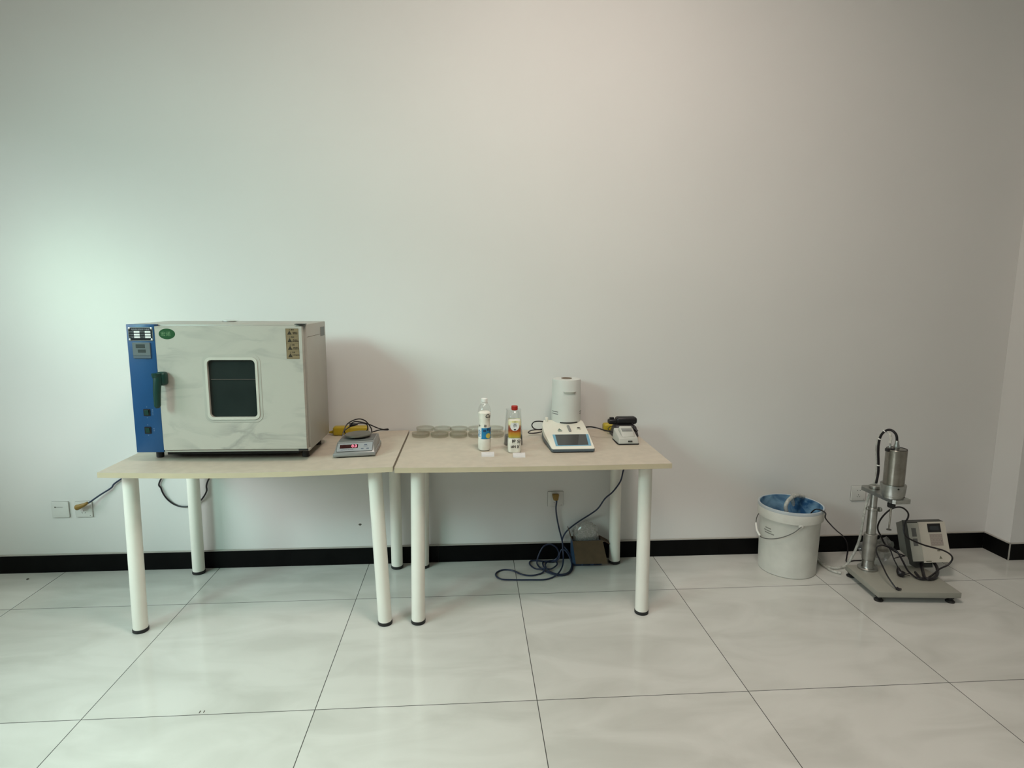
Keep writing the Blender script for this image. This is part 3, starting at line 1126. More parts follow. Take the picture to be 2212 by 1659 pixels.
def petaloid(bm, prof, seg=40):
    t = bmesh.new()
    rings = []
    for r, z in prof:
        row = []
        for i in range(seg):
            a = 2 * PI * i / seg
            k = 1.0
            if z < .05:
                k = 1 - .10 * (1 - z / .05) * (0.5 + 0.5 * math.cos(5 * a + .6))
            row.append(t.verts.new((r * k * math.cos(a), r * k * math.sin(a), z)))
        rings.append(row)
    for a, b in zip(rings[:-1], rings[1:]):
        for i in range(seg):
            j = (i + 1) % seg
            t.faces.new((a[i], a[j], b[j], b[i]))
    t.faces.new(rings[0][::-1])
    bmesh.ops.recalc_face_normals(t, faces=t.faces)
    merge(bm, t)


bm = new(); petaloid(bm, [(max(r, .004), z) for r, z in prof]); obj('body', bm, M_clear, b1)
bm = new(); petaloid(bm, [(max(r * .965, .003), z + .0012) for r, z in prof[:-6]] + [(.0292, .180), (.022, .187), (.002, .189)])
obj('powder', bm, M_powder, b1, label='white powder filling')
bm = new(); cyl(bm, (0, 0), .0150, .2305, .2485, 24, .0025); lathe(bm, [(.0125, .2255), (.0162, .2255), (.0162, .2290), (.0125, .2290)], 24, close=True); obj('cap', bm, M_white, b1, label='white cap')


def band(bm, R, z0, z1, a0, a1, off=.0004, n=24):
    t = bmesh.new()
    rows = []
    for i in range(n + 1):
        a = a0 + (a1 - a0) * i / n
        rows.append([t.verts.new(((R + o_) * math.sin(a), -(R + o_) * math.cos(a), z)) for o_, z in ((0, z0), (off, z0), (off, z1), (0, z1))])
    for a, b in zip(rows[:-1], rows[1:]):
        for k in range(4):
            j = (k + 1) % 4
            t.faces.new((a[k], a[j], b[j], b[k]))
    t.faces.new(rows[0]); t.faces.new(rows[-1][::-1])
    bmesh.ops.recalc_face_normals(t, faces=t.faces)
    merge(bm, t)


R1 = .0296
bm = new(); band(bm, R1, .060, .112, -.62, 1.6); lb = obj('label_band', bm, M_lblblue, b1, label='blue label with a lemon')
bm = new(); band(bm, R1 + .0003, .062, .1115, -1.30, -.50); obj('label_panel', bm, M_lblwhite, lb)
bm = new(); band(bm, R1 + .0005, .094, .104, -.22, .22); band(bm, R1 + .0005, .099, .110, .40, .72); band(bm, R1 + .0005, .092, .108, .85, 1.3)
pieces('label_block', bm, M_lblnavy, lb)
bm = new()
t_ = bmesh.new()
rg = [[t_.verts.new((q_ * .0125 * math.cos(2 * PI * k / 24), q_ * .0125 * math.sin(2 * PI * k / 24), 0.0014)) for k in range(24)] for q_ in (1, .66, .33)]
c_ = t_.verts.new((0, 0, .0014))
for k in range(24):
    k2 = (k + 1) % 24
    t_.faces.new((rg[0][k], rg[0][k2], rg[1][k2], rg[1][k]))
    t_.faces.new((rg[1][k], rg[1][k2], rg[2][k2], rg[2][k]))
    t_.faces.new((rg[2][k], rg[2][k2], c_))
f_ = wrap(R1, 0, 0, .0745, .62)
for v in t_.verts:
    v.co = f_(v.co)
merge(bm, t_)
obj('lemon_print', bm, M_lemon, lb)
bm = new()
f_ = wrap(R1 + .0006, 0, 0, 0, -.92)
rot = Matrix.Rotation(PI / 2, 4, 'Z')


def rfn(f, rotm):
    return lambda co: f(rotm @ co)


add_text(bm, '汽水', .018, Matrix(), .0001, fn=rfn(wrap(R1 + .0012, 0, 0, .086, -.88), rot), bold=.0004)
obj('label_text', bm, M_lblblue, lb)
bm = new()
add_text(bm, 'Ca', .025, Matrix(), .0001, shear=.3, fn=wrap(.0320, 0, 0, .168, .50), bold=.0003)
obj('handwriting', bm, M_ink, b1)
bm = new(); add_text(bm, 'お', .014, Matrix(), .0001, fn=wrap(.0290, 0, 0, .121, .12), bold=.0004); obj('handwriting', bm, M_ink, b1)
bm = new(); add_text(bm, 'ト', .017, Matrix(), .0001, fn=wrap(.0290, 0, 0, .121, -.95), bold=.0004); obj('handwriting', bm, M_ink, b1)

# square shouldered bottle with red cap
B2 = (.067, -.470)
b2 = thing('drink_bottle', 'square shouldered bottle of white powder with red cap, orange label and black handwriting', 'bottle', (*B2, ztop_right(B2[0]) + .0003))


def sq_loft(bm, prof, e=4.0, seg=48):
    """super-ellipse sections: (half width, z, exponent)"""
    t = bmesh.new()
    rings = []
    for r, z, ex in prof:
        row = []
        for i in range(seg):
            a = 2 * PI * i / seg
            c, s = math.cos(a), math.sin(a)
            k = (abs(c) ** ex + abs(s) ** ex) ** (-1 / ex)
            row.append(t.verts.new((r * k * c, r * k * s, z)))
        rings.append(row)
    for a, b in zip(rings[:-1], rings[1:]):
        for i in range(seg):
            j = (i + 1) % seg
            t.faces.new((a[i], a[j], b[j], b[i]))
    t.faces.new(rings[0][::-1]); t.faces.new(rings[-1])
    bmesh.ops.recalc_face_normals(t, faces=t.faces)
    merge(bm, t)


p2 = [(.026, 0, 5), (.030, .003, 5), (.0315, .010, 5), (.0315, .060, 5), (.0290, .068, 5), (.0285, .120, 5), (.0285, .165, 4.5), (.025, .182, 3.2), (.0175, .192, 2.2), (.0130, .197, 2), (.0128, .206, 2)]
bm = new(); sq_loft(bm, p2); obj('body', bm, M_clear, b2)
bm = new(); sq_loft(bm, [(r * .965, z + .001, e) for r, z, e in p2[:6]] + [(.0275, .150, 4.5), (.020, .153, 3)]); obj('powder', bm, M_powder, b2, label='white powder filling')
bm = new(); cyl(bm, (0, 0), .0152, .1985, .2195, 28, .0025); obj('cap', bm, M_red, b2, label='red screw cap')


def sq_band(bm, hw, z0, z1, off=.0005, ex=5.0, seg=64):
    t = bmesh.new()
    R_ = []
    for hwx, z in ((hw, z0), (hw + off, z0), (hw + off, z1), (hw, z1)):
        row = []
        for i in range(seg):
            a = 2 * PI * i / seg
            c, s = math.cos(a), math.sin(a)
            k = (abs(c) ** ex + abs(s) ** ex) ** (-1 / ex)
            row.append(t.verts.new((hwx * k * c, hwx * k * s, z)))
        R_.append(row)
    for q in range(4):
        a, b = R_[q], R_[(q + 1) % 4]
        for i in range(seg):
            j = (i + 1) % seg
            t.faces.new((a[i], a[j], b[j], b[i]))
    bmesh.ops.recalc_face_normals(t, faces=t.faces)
    merge(bm, t)


def label2_mat():
    m = bpy.data.materials.new('orange_tea_label')
    m.use_nodes = True
    N, L = nodes_of(m)
    b = N['Principled BSDF']
    tc = N.new('ShaderNodeTexCoord'); sp = N.new('ShaderNodeSeparateXYZ')
    L.new(tc.outputs['Object'], sp.inputs[0])
    nz = N.new('ShaderNodeTexNoise'); nz.inputs['Scale'].default_value = 120
    L.new(tc.outputs['Object'], nz.inputs['Vector'])
    ma = N.new('ShaderNodeMath'); ma.operation = 'MULTIPLY_ADD'; ma.inputs[1].default_value = .012; L.new(nz.outputs['Fac'], ma.inputs[0]); L.new(sp.outputs['Z'], ma.inputs[2])
    mr = N.new('ShaderNodeMapRange'); mr.inputs['From Min'].default_value = .078; mr.inputs['From Max'].default_value = .158; L.new(ma.outputs[0], mr.inputs['Value'])
    r = N.new('ShaderNodeValToRGB')
    e = r.color_ramp.elements
    e[0].position = 0.0; e[0].color = (.34, .33, .06, 1)
    e[1].position = 1.0; e[1].color = (.80, .76, .52, 1)
    for p, c in ((.12, (.47, .31, .03, 1)), (.30, (.46, .20, .02, 1)), (.40, (.32, .055, .01, 1)), (.58, (.22, .04, .02, 1)), (.70, (.45, .22, .10, 1)), (.80, (.8, .76, .45, 1))):
        k = r.color_ramp.elements.new(p); k.color = c
    L.new(mr.outputs[0], r.inputs['Fac']); L.new(r.outputs['Color'], b.inputs['Base Color'])
    b.inputs['Roughness'].default_value = .35
    return m


bm = new(); sq_band(bm, .0287, .072, .154); l2 = obj('label_band', bm, label2_mat(), b2, label='orange and yellow label')
bm = new()
prism(bm, [(-.001 + .0205 * math.cos(2 * PI * k / 28), .128 + .0225 * math.sin(2 * PI * k / 28)) for k in range(28)], 0, .0004, front(0, -.0293, 0)); obj('label_medallion', bm, M_lblwhite, l2)
bm = new(); prism(bm, [(a, .1485 + b) for a, b in rrect(.028, .010, .004)], .0004, .0007, front(0, -.0293, 0)); obj('label_banner', bm, M_pale_yel, l2)
bm = new()
add_text(bm, '茶', .0200, front(0, -.0299, .130), .0001)
add_text(bm, '冰红', .0065, front(0, -.0301, .1475), .0001)
prism(bm, [(a, .1115 + b) for a, b in rrect(.010, .007, .002)], .0004, .0007, front(0, -.0293, 0))
obj('label_text', bm, mat('dark_teal_ink', (0.045, 0.055, 0.05), .5), l2)
bm = new()
add_text(bm, '铵 分', .0185, front(.0065, -.0318, .0560), .0001, bold=.00035)
obj('handwriting', bm, M_ink, b2)
bm = new(); add_text(bm, 'i6N 对', .0170, front(.0030, -.0318, .0310), .0001, sx=.92, bold=.00035); obj('handwriting', bm, M_ink, b2)

# clear measuring jar with dark grey contents behind the red-capped bottle
j = thing('clear_jar', 'tall clear tapered jar with dark grey contents, behind the red capped bottle', 'jar', (.073, -.325, ztop_right(.07) + .0003))
bm = new(); lathe(bm, [(0, 0), (.046, 0), (.048, .003), (.036, .172), (.038, .176), (.0365, .176), (.0345, .171), (.0465, .004), (0, .003)], 40)
obj('vessel', bm, M_jarglass, j)
bm = new(); lathe(bm, [(0, .0035), (.0445, .0035), (.0418, .046), (0, .046)], 40); obj('contents', bm, M_greyblk, j, label='dark grey contents')

# curled paper tags
for nm, (x, y, w_, rz) in (('curled white paper tag in front of the blue labelled bottle', (-.060, -.541, .058, .03)),
                           ('curled white paper tag in front of the red capped bottle', (.081, -.560, .056, -.02))):
    t = bmesh.new()
    pr = []
    n = 14
    for i in range(n + 1):
        a = -0.25 + 2.55 * i / n
        pr.append((-.016 * math.cos(a) * (1 + .25 * i / n), .0175 * math.sin(max(a, 0.02)) + .0006))
    pr = [(-.0180, .0006)] + pr[2:]
    rows = [[t.verts.new((x_, yy, zz)) for yy, zz in pr] for x_ in (-w_ / 2, w_ / 2)]
    for i in range(len(pr) - 1):
        t.faces.new((rows[0][i], rows[1][i], rows[1][i + 1], rows[0][i + 1]))
    bmesh.ops.solidify(t, geom=t.faces[:], thickness=.0005)
    bmesh.ops.recalc_face_normals(t, faces=t.faces)
    bm = new(); merge(bm, t)
    o_ = obj('paper_tag', bm, M_paper)
    o_.location = (x, y, ztop_right(x) + .0004)
    o_.rotation_euler = (0, 0, rz)
    o_['label'] = nm; o_['category'] = 'paper tag'; o_['group'] = 'curled paper tags before the bottles'

# ================================================================= MOISTURE ANALYSER
AX, AY = .239, -.507
az = max(ztop_right(.23), ztop_right(.45)) + .0002
an = thing('moisture_analyser', 'ivory moisture analyser with a tall grey heating cylinder and a slanted touchscreen', 'moisture analyser', (AX, AY, az))
AW, AD = .203, .37
# side outline: bow-shaped sides, low front
base_pts = [(.006, .0), (.196, .0), (.203, .008), (.209, .17), (.210, .34), (.202, .37), (.006, .37), (-.010, .30), (-.012, .20), (-.004, .09), (.0, .012)]
bm = new()
def wedge(bm, pts, zf0, zb0, zf1, zb1, D, bev=0.0):
    t = bmesh.new()
    lo = [t.verts.new((x, y, zf0 + (zb0 - zf0) * y / D)) for x, y in pts]
    hi = [t.verts.new((x, y, zf1 + (zb1 - zf1) * y / D)) for x, y in pts]
    n = len(pts)
    t.faces.new(lo[::-1]); t.faces.new(hi)
    for i in range(n):
        k = (i + 1) % n
        t.faces.new((lo[i], lo[k], hi[k], hi[i]))
    bmesh.ops.recalc_face_normals(t, faces=t.faces)
    if bev > 0:
        ed = [e for e in t.edges if all(v in hi for v in e.verts)]
        bmesh.ops.bevel(t, geom=ed, offset=bev, segments=3, profile=0.5, affect='EDGES')
    merge(bm, t)


wedge(bm, base_pts, .0045, .0045, .0162, .036, AD)
obj('base', bm, M_bluegrey, an, label='blue grey base')
bm = new(); wedge(bm, base_pts, .0165, .0363, .0200, .0800, AD, .003)
hs = obj('housing', bm, M_anwhite, an)
bm = new()
for x, y in ((.03, .02), (.17, .02), (.03, .33), (.17, .33)):
    cyl(bm, (x, y), .011, 0, .0030, 16)
wedge(bm, [(p[0] * .97 + .003, p[1] * .98 + .002) for p in base_pts], .002, .002, .0046, .0046, AD)
obj('foot_plate', bm, M_rubber, an)
sl = Vector((0, AD, .0607)).normalized(); nn_ = Vector((0, -.0607, AD)).normalized()
AM = Matrix(((1, 0, 0, .0), (0, sl.y, nn_.y, 0), (0, sl.z, nn_.z, .0198), (0, 0, 0, 1)))
# screen, slanted
def quad(a, b, c, d, z0, z1, m, bm):
    t = bmesh.new()
    lo = [t.verts.new((x, y, z0)) for x, y in (a, b, c, d)]; hi = [t.verts.new((x, y, z1)) for x, y in (a, b, c, d)]
    t.faces.new(lo[::-1]); t.faces.new(hi)
    for i in range(4):
        k = (i + 1) % 4
        t.faces.new((lo[i], lo[k], hi[k], hi[i]))
    bmesh.ops.transform(t, matrix=m, verts=t.verts)
    merge(bm, t)


bm = new(); quad((.0225, .028), (.191, .029), (.203, .168), (.025, .168), .0003, .0014, AM, bm)
obj('screen_surround', bm, M_sblue, an, label='light blue screen surround', smooth=False)
bm = new(); quad((.033, .036), (.179, .037), (.190, .1655), (.038, .1655), .0014, .0020, AM, bm)
obj('touchscreen', bm, M_screen, an, label='dark touchscreen', smooth=False)
# triangle logo, locking tab, bubble level
bm = new()
for (u_, v_, s_) in ((.0700, .243, .0060), (.0630, .226, .0062), (.0700, .226, .0056), (.0770, .226, .0062), (.0665, .2345, .0050), (.0735, .2345, .0050)):
    prism(bm, [(u_ - s_ * .9, v_ - s_ * .9), (u_ + s_ * .9, v_ - s_ * .9), (u_, v_ + s_ * 1.3)], .0002, .0006, AM)
pieces('logo_triangle', bm, mat('logo_green_ink', (0.10, 0.16, 0.13), .5), an)
bm = new(); add_text(bm, 'AMA', .0105, AM @ Matrix.Translation((.0690, .2105, .0005)), .0001, bold=.0003); obj('logo_print', bm, mat('logo_green_ink', (0.10, 0.16, 0.13), .5), an)
bm = new(); prism(bm, [(.1190 + a, .2430 + b) for a, b in rrect(.0125, .080, .005)], .0005, .005, AM, .001); obj('locking_tab', bm, M_silver, an, label='grey locking tab')
bm = new(); lathe(bm, [(0, 0), (.0120, 0), (.0120, .0035), (.0090, .004), (.0090, .0030), (0, .0028)], 24, AM @ Matrix.Translation((.168, .243, .0005))); obj('bubble_level', bm, M_anwhite, an)
bm = new(); prism(bm, [(.168 + a, .246 + b) for a, b in rrect(.0165, .016, .0075)], .0034, .0046, AM); obj('level_window', bm, M_rubber, an)
# heating cylinder
cx_, cy_ = .1255, .382
cz = .0665
bm = new()
lathe(bm, [(.0765, cz + .004), (.0765, cz + .05), (.0740, cz + .222), (.0720, cz + .229), (.024, cz + .2305), (.022, cz + .2270), (.0, cz + .2230)], 64, None, (cx_, cy_))
lathe(bm, [(0, cz + .0035), (.0765, cz + .004)], 64, None, (cx_, cy_))
cl = obj('heating_cylinder', bm, M_cylw, an, label='tall pale grey heating cylinder')
bm = new(); lathe(bm, [(0, cz + .2255), (.022, cz + .2278), (.0225, cz + .2325), (.027, cz + .2330), (.028, cz + .2310)], 40, None, (cx_, cy_)); obj('top_vent', bm, mat('brown_vent', (0.18, 0.13, 0.09), .6), cl)


def arc_strip(bm, R, a0, a1, z0, z1, off, slant=0.0, n=20):
    t = bmesh.new()
    rows = []
    for i in range(n + 1):
        a = a0 + (a1 - a0) * i / n
        dz = slant * i / n
        rows.append([t.verts.new((cx_ + (R + o_) * math.sin(a), cy_ - (R + o_) * math.cos(a), z + dz)) for o_, z in ((-.001, z0), (off, z0), (off, z1), (-.001, z1))])
    for a, b in zip(rows[:-1], rows[1:]):
        for k in range(4):
            jn = (k + 1) % 4
            t.faces.new((a[k], a[jn], b[jn], b[k]))
    t.faces.new(rows[0]); t.faces.new(rows[-1][::-1])
    bmesh.ops.recalc_face_normals(t, faces=t.faces)
    merge(bm, t)


bm = new(); arc_strip(bm, .0765, -.56, .72, cz + .006, cz + .0125, .0012); obj('base_slot', bm, M_rubber, cl, label='black slot')
bm = new()
for z in (.050, .0615):
    arc_strip(bm, .0760, -1.35, -.72, cz + z, cz + z + .0026, .0010)
    arc_strip(bm, .0760, .98, 1.35, cz + z, cz + z + .0026, .0010)
pieces('side_vent', bm, M_rubber, cl)
bm = new()
# finger grip: a shallow lens-shaped lip on the front
tt = bmesh.new()
rows = []
for i in range(17):
    s = -1 + 2 * i / 16
    a = .10 + s * .45
    d = .009 * math.sqrt(max(0, 1 - s * s))
    row = []
    for o_, z in ((-.001, .172), (.0095 * math.sqrt(max(0, 1 - s ** 4)), .172), (.0085 * math.sqrt(max(0, 1 - s ** 4)), .168), (-.001, .166 - d)):
        row.append(tt.verts.new((cx_ + (.0748 + o_) * math.sin(a), cy_ - (.0748 + o_) * math.cos(a), cz + z)))
    rows.append(row)
for a, b in zip(rows[:-1], rows[1:]):
    for k in range(4):
        jn = (k + 1) % 4
        tt.faces.new((a[k], a[jn], b[jn], b[k]))
bmesh.ops.recalc_face_normals(tt, faces=tt.faces)
merge(bm, tt)
obj('finger_grip', bm, M_cylw, cl)
# rear lug at the upper left and cords
bm = new(); box(bm, .012, .026, .340, .356, .073, .098, .004, 3); obj('rear_lug', bm, M_anwhite, an)
bm = new()
org = Vector((AX, AY, az))
tube(bm, [loc_(p, org, 0) for p in ((.30, -.13, .79), (0.2601, -0.1300, 0.8152), (0.2441, -0.1400, 0.8199), (0.2150, -0.1600, 0.8269), (0.1898, -0.1700, 0.8244), (0.1803, -0.1700, 0.8074), (0.1925, -0.1700, 0.7901), (0.2143, -0.1700, 0.7849), (0.2421, -0.1600, 0.7848), (.262, -.15, .775))], .0030, seg=8)
tube(bm, [loc_(p, org, 0) for p in ((.262, -.145, .775), (0.2440, -0.1450, 0.7778), (0.2093, -0.1500, 0.7805), (0.1778, -0.1500, 0.7759), (0.1629, -0.1550, 0.7674), (0.1745, -0.1600, 0.7635), (0.2090, -0.1550, 0.7644), (0.2435, -0.1500, 0.7702), (.262, -.145, .768))], .0030, seg=8)
tube(bm, [loc_(p, org, 0) for p in ((.42, -.18, .79), (0.4726, -0.2000, 0.8033), (0.5050, -0.2300, 0.8047), (0.5438, -0.2400, 0.7944), (0.5909, -0.2450, 0.7829))], .0034, seg=8)
obj('power_cord', bm, M_cord, an, label='black looped cord')

# ================================================================= RECEIPT PRINTER and what lies behind it
PXp, PYp = .583, -.382
pz = ztop_right(.70) + .0002
pr = thing('receipt_printer', 'small pale grey receipt printer standing near the right end of the table', 'printer', (PXp, PYp, pz))
bm = new()
prism(bm, [(.003, 0), (.010, -.0), (.100, 0), (.106, .006), (.106, .125), (.0, .125), (-.002, .02)], .0, .003)
obj('foot_plate', bm, M_rubber, pr)
bm = new()
hull_box(bm, ((.002, .002, .003), (.105, .002, .003), (.105, .124, .003), (-.001, .124, .003), (.006, .012, .032), (.100, .012, .032), (.101, .120, .060), (.004, .120, .060)), .005, 3)
pb = obj('body', bm, M_print, pr)
bm = new()
hull_box(bm, ((.022, .018, .034), (.088, .018, .034), (.092, .095, .055), (.020, .095, .055), (.026, .050, .058), (.084, .050, .058), (.086, .090, .076), (.025, .090, .076)), .004, 3)
obj('paper_cover', bm, M_print, pr)
bm = new(); hull_box(bm, ((.030, .0475, .0585), (.080, .0475, .0585), (.082, .070, .066), (.028, .070, .066), (.030, .0465, .0595), (.080, .0465, .0595), (.082, .069, .0672), (.028, .069, .0672)))
obj('paper_slot', bm, M_silver, pr, smooth=False)
bm = new(); box(bm, .049, .070, .0000, .0040, .0150, .0200, .0008); obj('port', bm, M_rubber, pr, label='black front slot')

gb = thing('grey_case', 'dark grey plastic case lying behind the small printer under the black adapter', 'case', (.66, -.175, ztop_right(.66) + .0003))
bm = new(); hull_box(bm, ((-.065, -.05, 0), (.072, -.05, 0), (.072, .05, 0), (-.065, .05, 0), (-.045, -.035, .058), (.060, -.035, .056), (.060, .045, .056), (-.045, .045, .058)), .008, 3)
obj('shell', bm, M_greybox, gb)
bm = new(); box(bm, -.02, .050, -.0400, -.033, .038, .050, .002); obj('latch', bm, M_condark, gb)

ad = thing('power_adapter', 'black power adapter with its cord lying on the dark grey case', 'power adapter', (.655, -.165, ztop_right(.66) + .0596))
bm = new(); box(bm, -.035, .075, -.028, .028, 0.0, .038, .014, 4); ab = obj('body', bm, M_adapter, ad)
bm = new(); box(bm, -.075, -.030, -.022, .018, .001, .026, .008, 3); box(bm, -.068, -.045, -.010, .002, .024, .036, .002); obj('plug', bm, M_adapter, ad)
bm = new()
og = Vector((.655, -.165, ztop_right(.66) + .0596))
tube(bm, [loc_(p, og, 0) for p in ((.725, -.170, .828), (0.6985, -0.1800, 0.8211), (0.7057, -0.2000, 0.8105), (0.7032, -0.2200, 0.7954), (0.7042, -0.2350, 0.7866), (0.7125, -0.2400, 0.7852))], .0030, seg=8)
tube(bm, [loc_(p, og, 0) for p in ((0.6157, -0.1900, 0.8045), (0.5890, -0.2000, 0.8045), (0.5711, -0.2100, 0.7947), (0.5800, -0.2200, 0.7846), (0.5971, -0.2300, 0.7770))], .0018, seg=6)
tube(bm, [loc_(p, og, 0) for p in ((0.7014, -0.2350, 0.7987), (0.7099, -0.2400, 0.7925), (0.7159, -0.2450, 0.7863))], .0065, seg=10)
pieces('adapter_cord', bm, M_cord, ad)

zs = ztop_right(.6)
p2_ = thing('power_strip', 'yellow power strip end showing left of the dark grey case, behind the printer', 'power strip', (.62, -.06, zs), 0)
bm = new(); box(bm, -.042, .10, -.028, .026, 0, .042, .012, 3); obj('housing', bm, M_yellow, p2_)
# the coil on the floor, the wall plug and the rise to the table
og = Vector((.62, -.06, zs))
bm = new()
cpts = [(.70, -.05, .770), (.735, -.03, .765), (.746, -.0085, .742), (.745, -.0085, .712), (.740, -.07, .700), (0.6963, -0.1150, 0.5787), (0.6821, -0.1160, 0.5381), (0.6687, -0.1160, 0.4816), (0.6297, -0.1160, 0.4253), (0.5890, -0.1100, 0.3850), (0.5589, -0.0800, 0.3198), (0.5223, -0.0500, 0.2750), (0.4740, -0.0220, 0.2305), (0.4170, -0.0240, 0.1893), (0.3865, -0.0220, 0.1540), (0.3728, -0.0220, 0.1162),
        (0.3812, -0.0300, 0.0839), (0.3993, -0.0500, 0.0649), (0.4137, -0.0750, 0.0404), (0.4184, -0.1120, 0.0060), (0.3930, -0.1871, 0.0050), (0.3450, -0.2221, 0.0050), (0.2900, -0.2088, 0.0080), (0.2480, -0.1470, 0.0060), (0.2262, -0.0712, 0.0060), (0.2422, -0.0400, 0.0484), (0.2690, -0.0300, 0.0869), (0.3059, -0.0260, 0.0951), (0.3395, -0.0300, 0.0768), (0.3516, -0.0400, 0.0455),
        (0.3360, -0.0600, 0.0249), (0.3021, -0.0441, 0.0050), (0.2626, -0.0476, 0.0050), (0.2591, -0.1378, 0.0120), (0.2920, -0.1567, 0.0120), (0.3318, -0.1080, 0.0120), (0.3308, -0.0611, 0.0120), (0.2942, -0.0633, 0.0140), (0.2678, -0.1084, 0.0140), (0.2778, -0.1878, 0.0140), (0.3318, -0.2271, 0.0130), (0.3799, -0.2051, 0.0140), (0.4111, -0.1244, 0.0120), (0.4060, -0.0900, 0.0420),
        (0.3872, -0.0600, 0.0696), (0.3653, -0.0500, 0.0713), (0.3553, -0.0500, 0.0471), (0.3464, -0.0600, 0.0219), (0.3054, -0.0584, 0.0060), (0.2302, -0.0359, 0.0060), (0.1934, -0.0396, 0.0060), (0.1861, -0.0862, 0.0060), (0.2116, -0.1560, 0.0140), (0.2548, -0.1714, 0.0200), (0.2377, -0.1905, 0.0060), (0.1857, -0.2123, 0.0050), (0.1328, -0.1983, 0.0050), (0.0893, -0.1518, 0.0050), (0.0428, -0.1350, 0.0050), (0.0042, -0.1576, 0.0050), (-0.0077, -0.2004, 0.0050),
        (0.0194, -0.2444, 0.0050), (0.0841, -0.2562, 0.0050), (0.1685, -0.2614, 0.0050), (0.2412, -0.2633, 0.0050), (0.2906, -0.2401, 0.0050), (0.3260, -0.2155, 0.0180), (0.3584, -0.1340, 0.0180), (0.3731, -0.0700, 0.0393), (0.3738, -0.0450, 0.0770), (0.3715, -0.0220, 0.1162), (0.3554, -0.0180, 0.1802), (0.3413, -0.0180, 0.2482), (0.3350, -0.0200, 0.3029), (0.3368, -0.0300, 0.3465), (0.3330, -0.0360, 0.3672)]
tube(bm, [tuple(Vector(p) - og) for p in cpts], .0042, seg=8, n=6)
obj('power_cord', bm, M_navy, p2_, label='navy cord coiled on the floor')
bm = new()
c = Vector((0.3311, -0.0220, 0.3731)) - og
hull_box(bm, tuple(tuple(c + Vector(v)) for v in ((-.013, -.020, -.020), (.013, -.020, -.020), (.013, .010, -.018), (-.013, .010, -.018), (-.019, -.014, .014), (.019, -.014, .014), (.019, .010, .014), (-.019, .010, .014))), .005, 3)
obj('plug', bm, M_yellow2, p2_, label='mustard plug in the wall socket')


# ================================================================= WALL SOCKETS
def socket(name, label, x, z, kind):
    t = thing(name, label, 'wall socket' if kind else 'wall plate', (x, 0, z), 0, 'white plates on the back wall')
    bm = new(); prism(bm, rrect(.086, .086, .003, 3), 0.0002, .0075, front(), .0015)
    p = obj('plate', bm, M_socket, t)
    bm = new(); ring_prism(bm, rrect(.088, .088, .004, 3), rrect(.0858, .0858, .003, 3), .0002, .0012, front()); obj('dust_edge', bm, M_dust, t)
    bm = new()
    if kind == 1:
        for x0, z0, w, h, a in ((-.0085, .018, .0075, .003, .5), (.0085, .018, .0075, .003, -.5), (0, -.008, .0022, .0070, 0), (-.0075, -.019, .0022, .0070, -.6), (.0075, -.019, .0022, .0070, .6)):
            box(bm, -w / 2, w / 2, -.0081, -.0072, -h / 2, h / 2, m=Matrix.Translation((x0, 0, z0)) @ Matrix.Rotation(a, 4, 'Y'))
        box(bm, .030, .034, -.0080, -.0072, -.036, -.0335)
    else:
        box(bm, -.027, .015, -.0080, -.0072, .0130, .0150)
        box(bm, -.027, -.020, -.0082, -.0072, .0110, .0175)
    pieces('opening', bm, M_dust if kind == 0 else M_greyink, t, smooth=False)
    return t


socket('wall_plate', 'blank white wall plate, leftmost, beside the socket with the mustard plug', -2.2945, .346, 0)
socket('wall_socket', 'white wall socket left of the tables, with a mustard plug and navy cord', -2.177, .346, 1)
socket('wall_socket', 'white wall socket seen under the right table, with a mustard plug hanging a cord', .3335, .3515, 1)
socket('wall_socket', 'white wall socket with nothing plugged in, behind the mixer stand', 2.0975, .3505, 1)

# ================================================================= CARDBOARD BOX
cb = thing('cardboard_box', 'open cardboard box with blue printed sides and a folded down flap, under the right table', 'box', (.500, -.078, 0), .01)
bm = new()
w_, d_, h_ = .165, .085, .145
th_ = .003
box(bm, -w_ / 2, w_ / 2, -d_ / 2 + .018, -d_ / 2 + th_ + .018, 0, h_)
box(bm, -w_ / 2, -w_ / 2 + th_, -d_ / 2 + .018 + th_, d_ / 2 - th_, 0, h_)
box(bm, -w_ / 2 + th_, w_ / 2 - th_, -d_ / 2 + .018 + th_, d_ / 2 - th_, 0, th_)
bx = obj('carton', bm, M_boxblue, cb, smooth=False, label='blue printed carton')
bm = new(); box(bm, -w_ / 2, w_ / 2, d_ / 2 - th_, d_ / 2, 0, h_); obj('rear_wall', bm, M_carddk, cb, smooth=False)
bm = new(); box(bm, w_ / 2 - th_, w_ / 2, -d_ / 2 + .018 + th_, d_ / 2 - th_, 0, h_); obj('side_wall', bm, M_carddk, cb, smooth=False)
bm = new()
hull_box(bm, ((-w_ / 2 + .012, -.066, .030), (w_ / 2 + .022, -.072, .030), (w_ / 2 + .020, -.069, .030), (-w_ / 2 + .012, -.063, .030),
              (-w_ / 2 - .002, -.028, .1455), (w_ / 2, -.028, .1455), (w_ / 2, -.025, .1455), (-w_ / 2 - .002, -.025, .1455)))
obj('front_flap', bm, M_card, cb, smooth=False, label='brown flap folded down over the front')
bm = new()
hull_box(bm, ((-w_ / 2 - .0005, -.022, .145), (-w_ / 2 - .0005, .040, .145), (-w_ / 2 - .003, .040, .145), (-w_ / 2 - .003, -.022, .145),
              (-w_ / 2 - .018, -.022, .205), (-w_ / 2 - .018, .040, .205), (-w_ / 2 - .0205, .040, .205), (-w_ / 2 - .0205, -.022, .205)))
obj('left_flap', bm, M_carddk, cb, smooth=False)
bm = new()
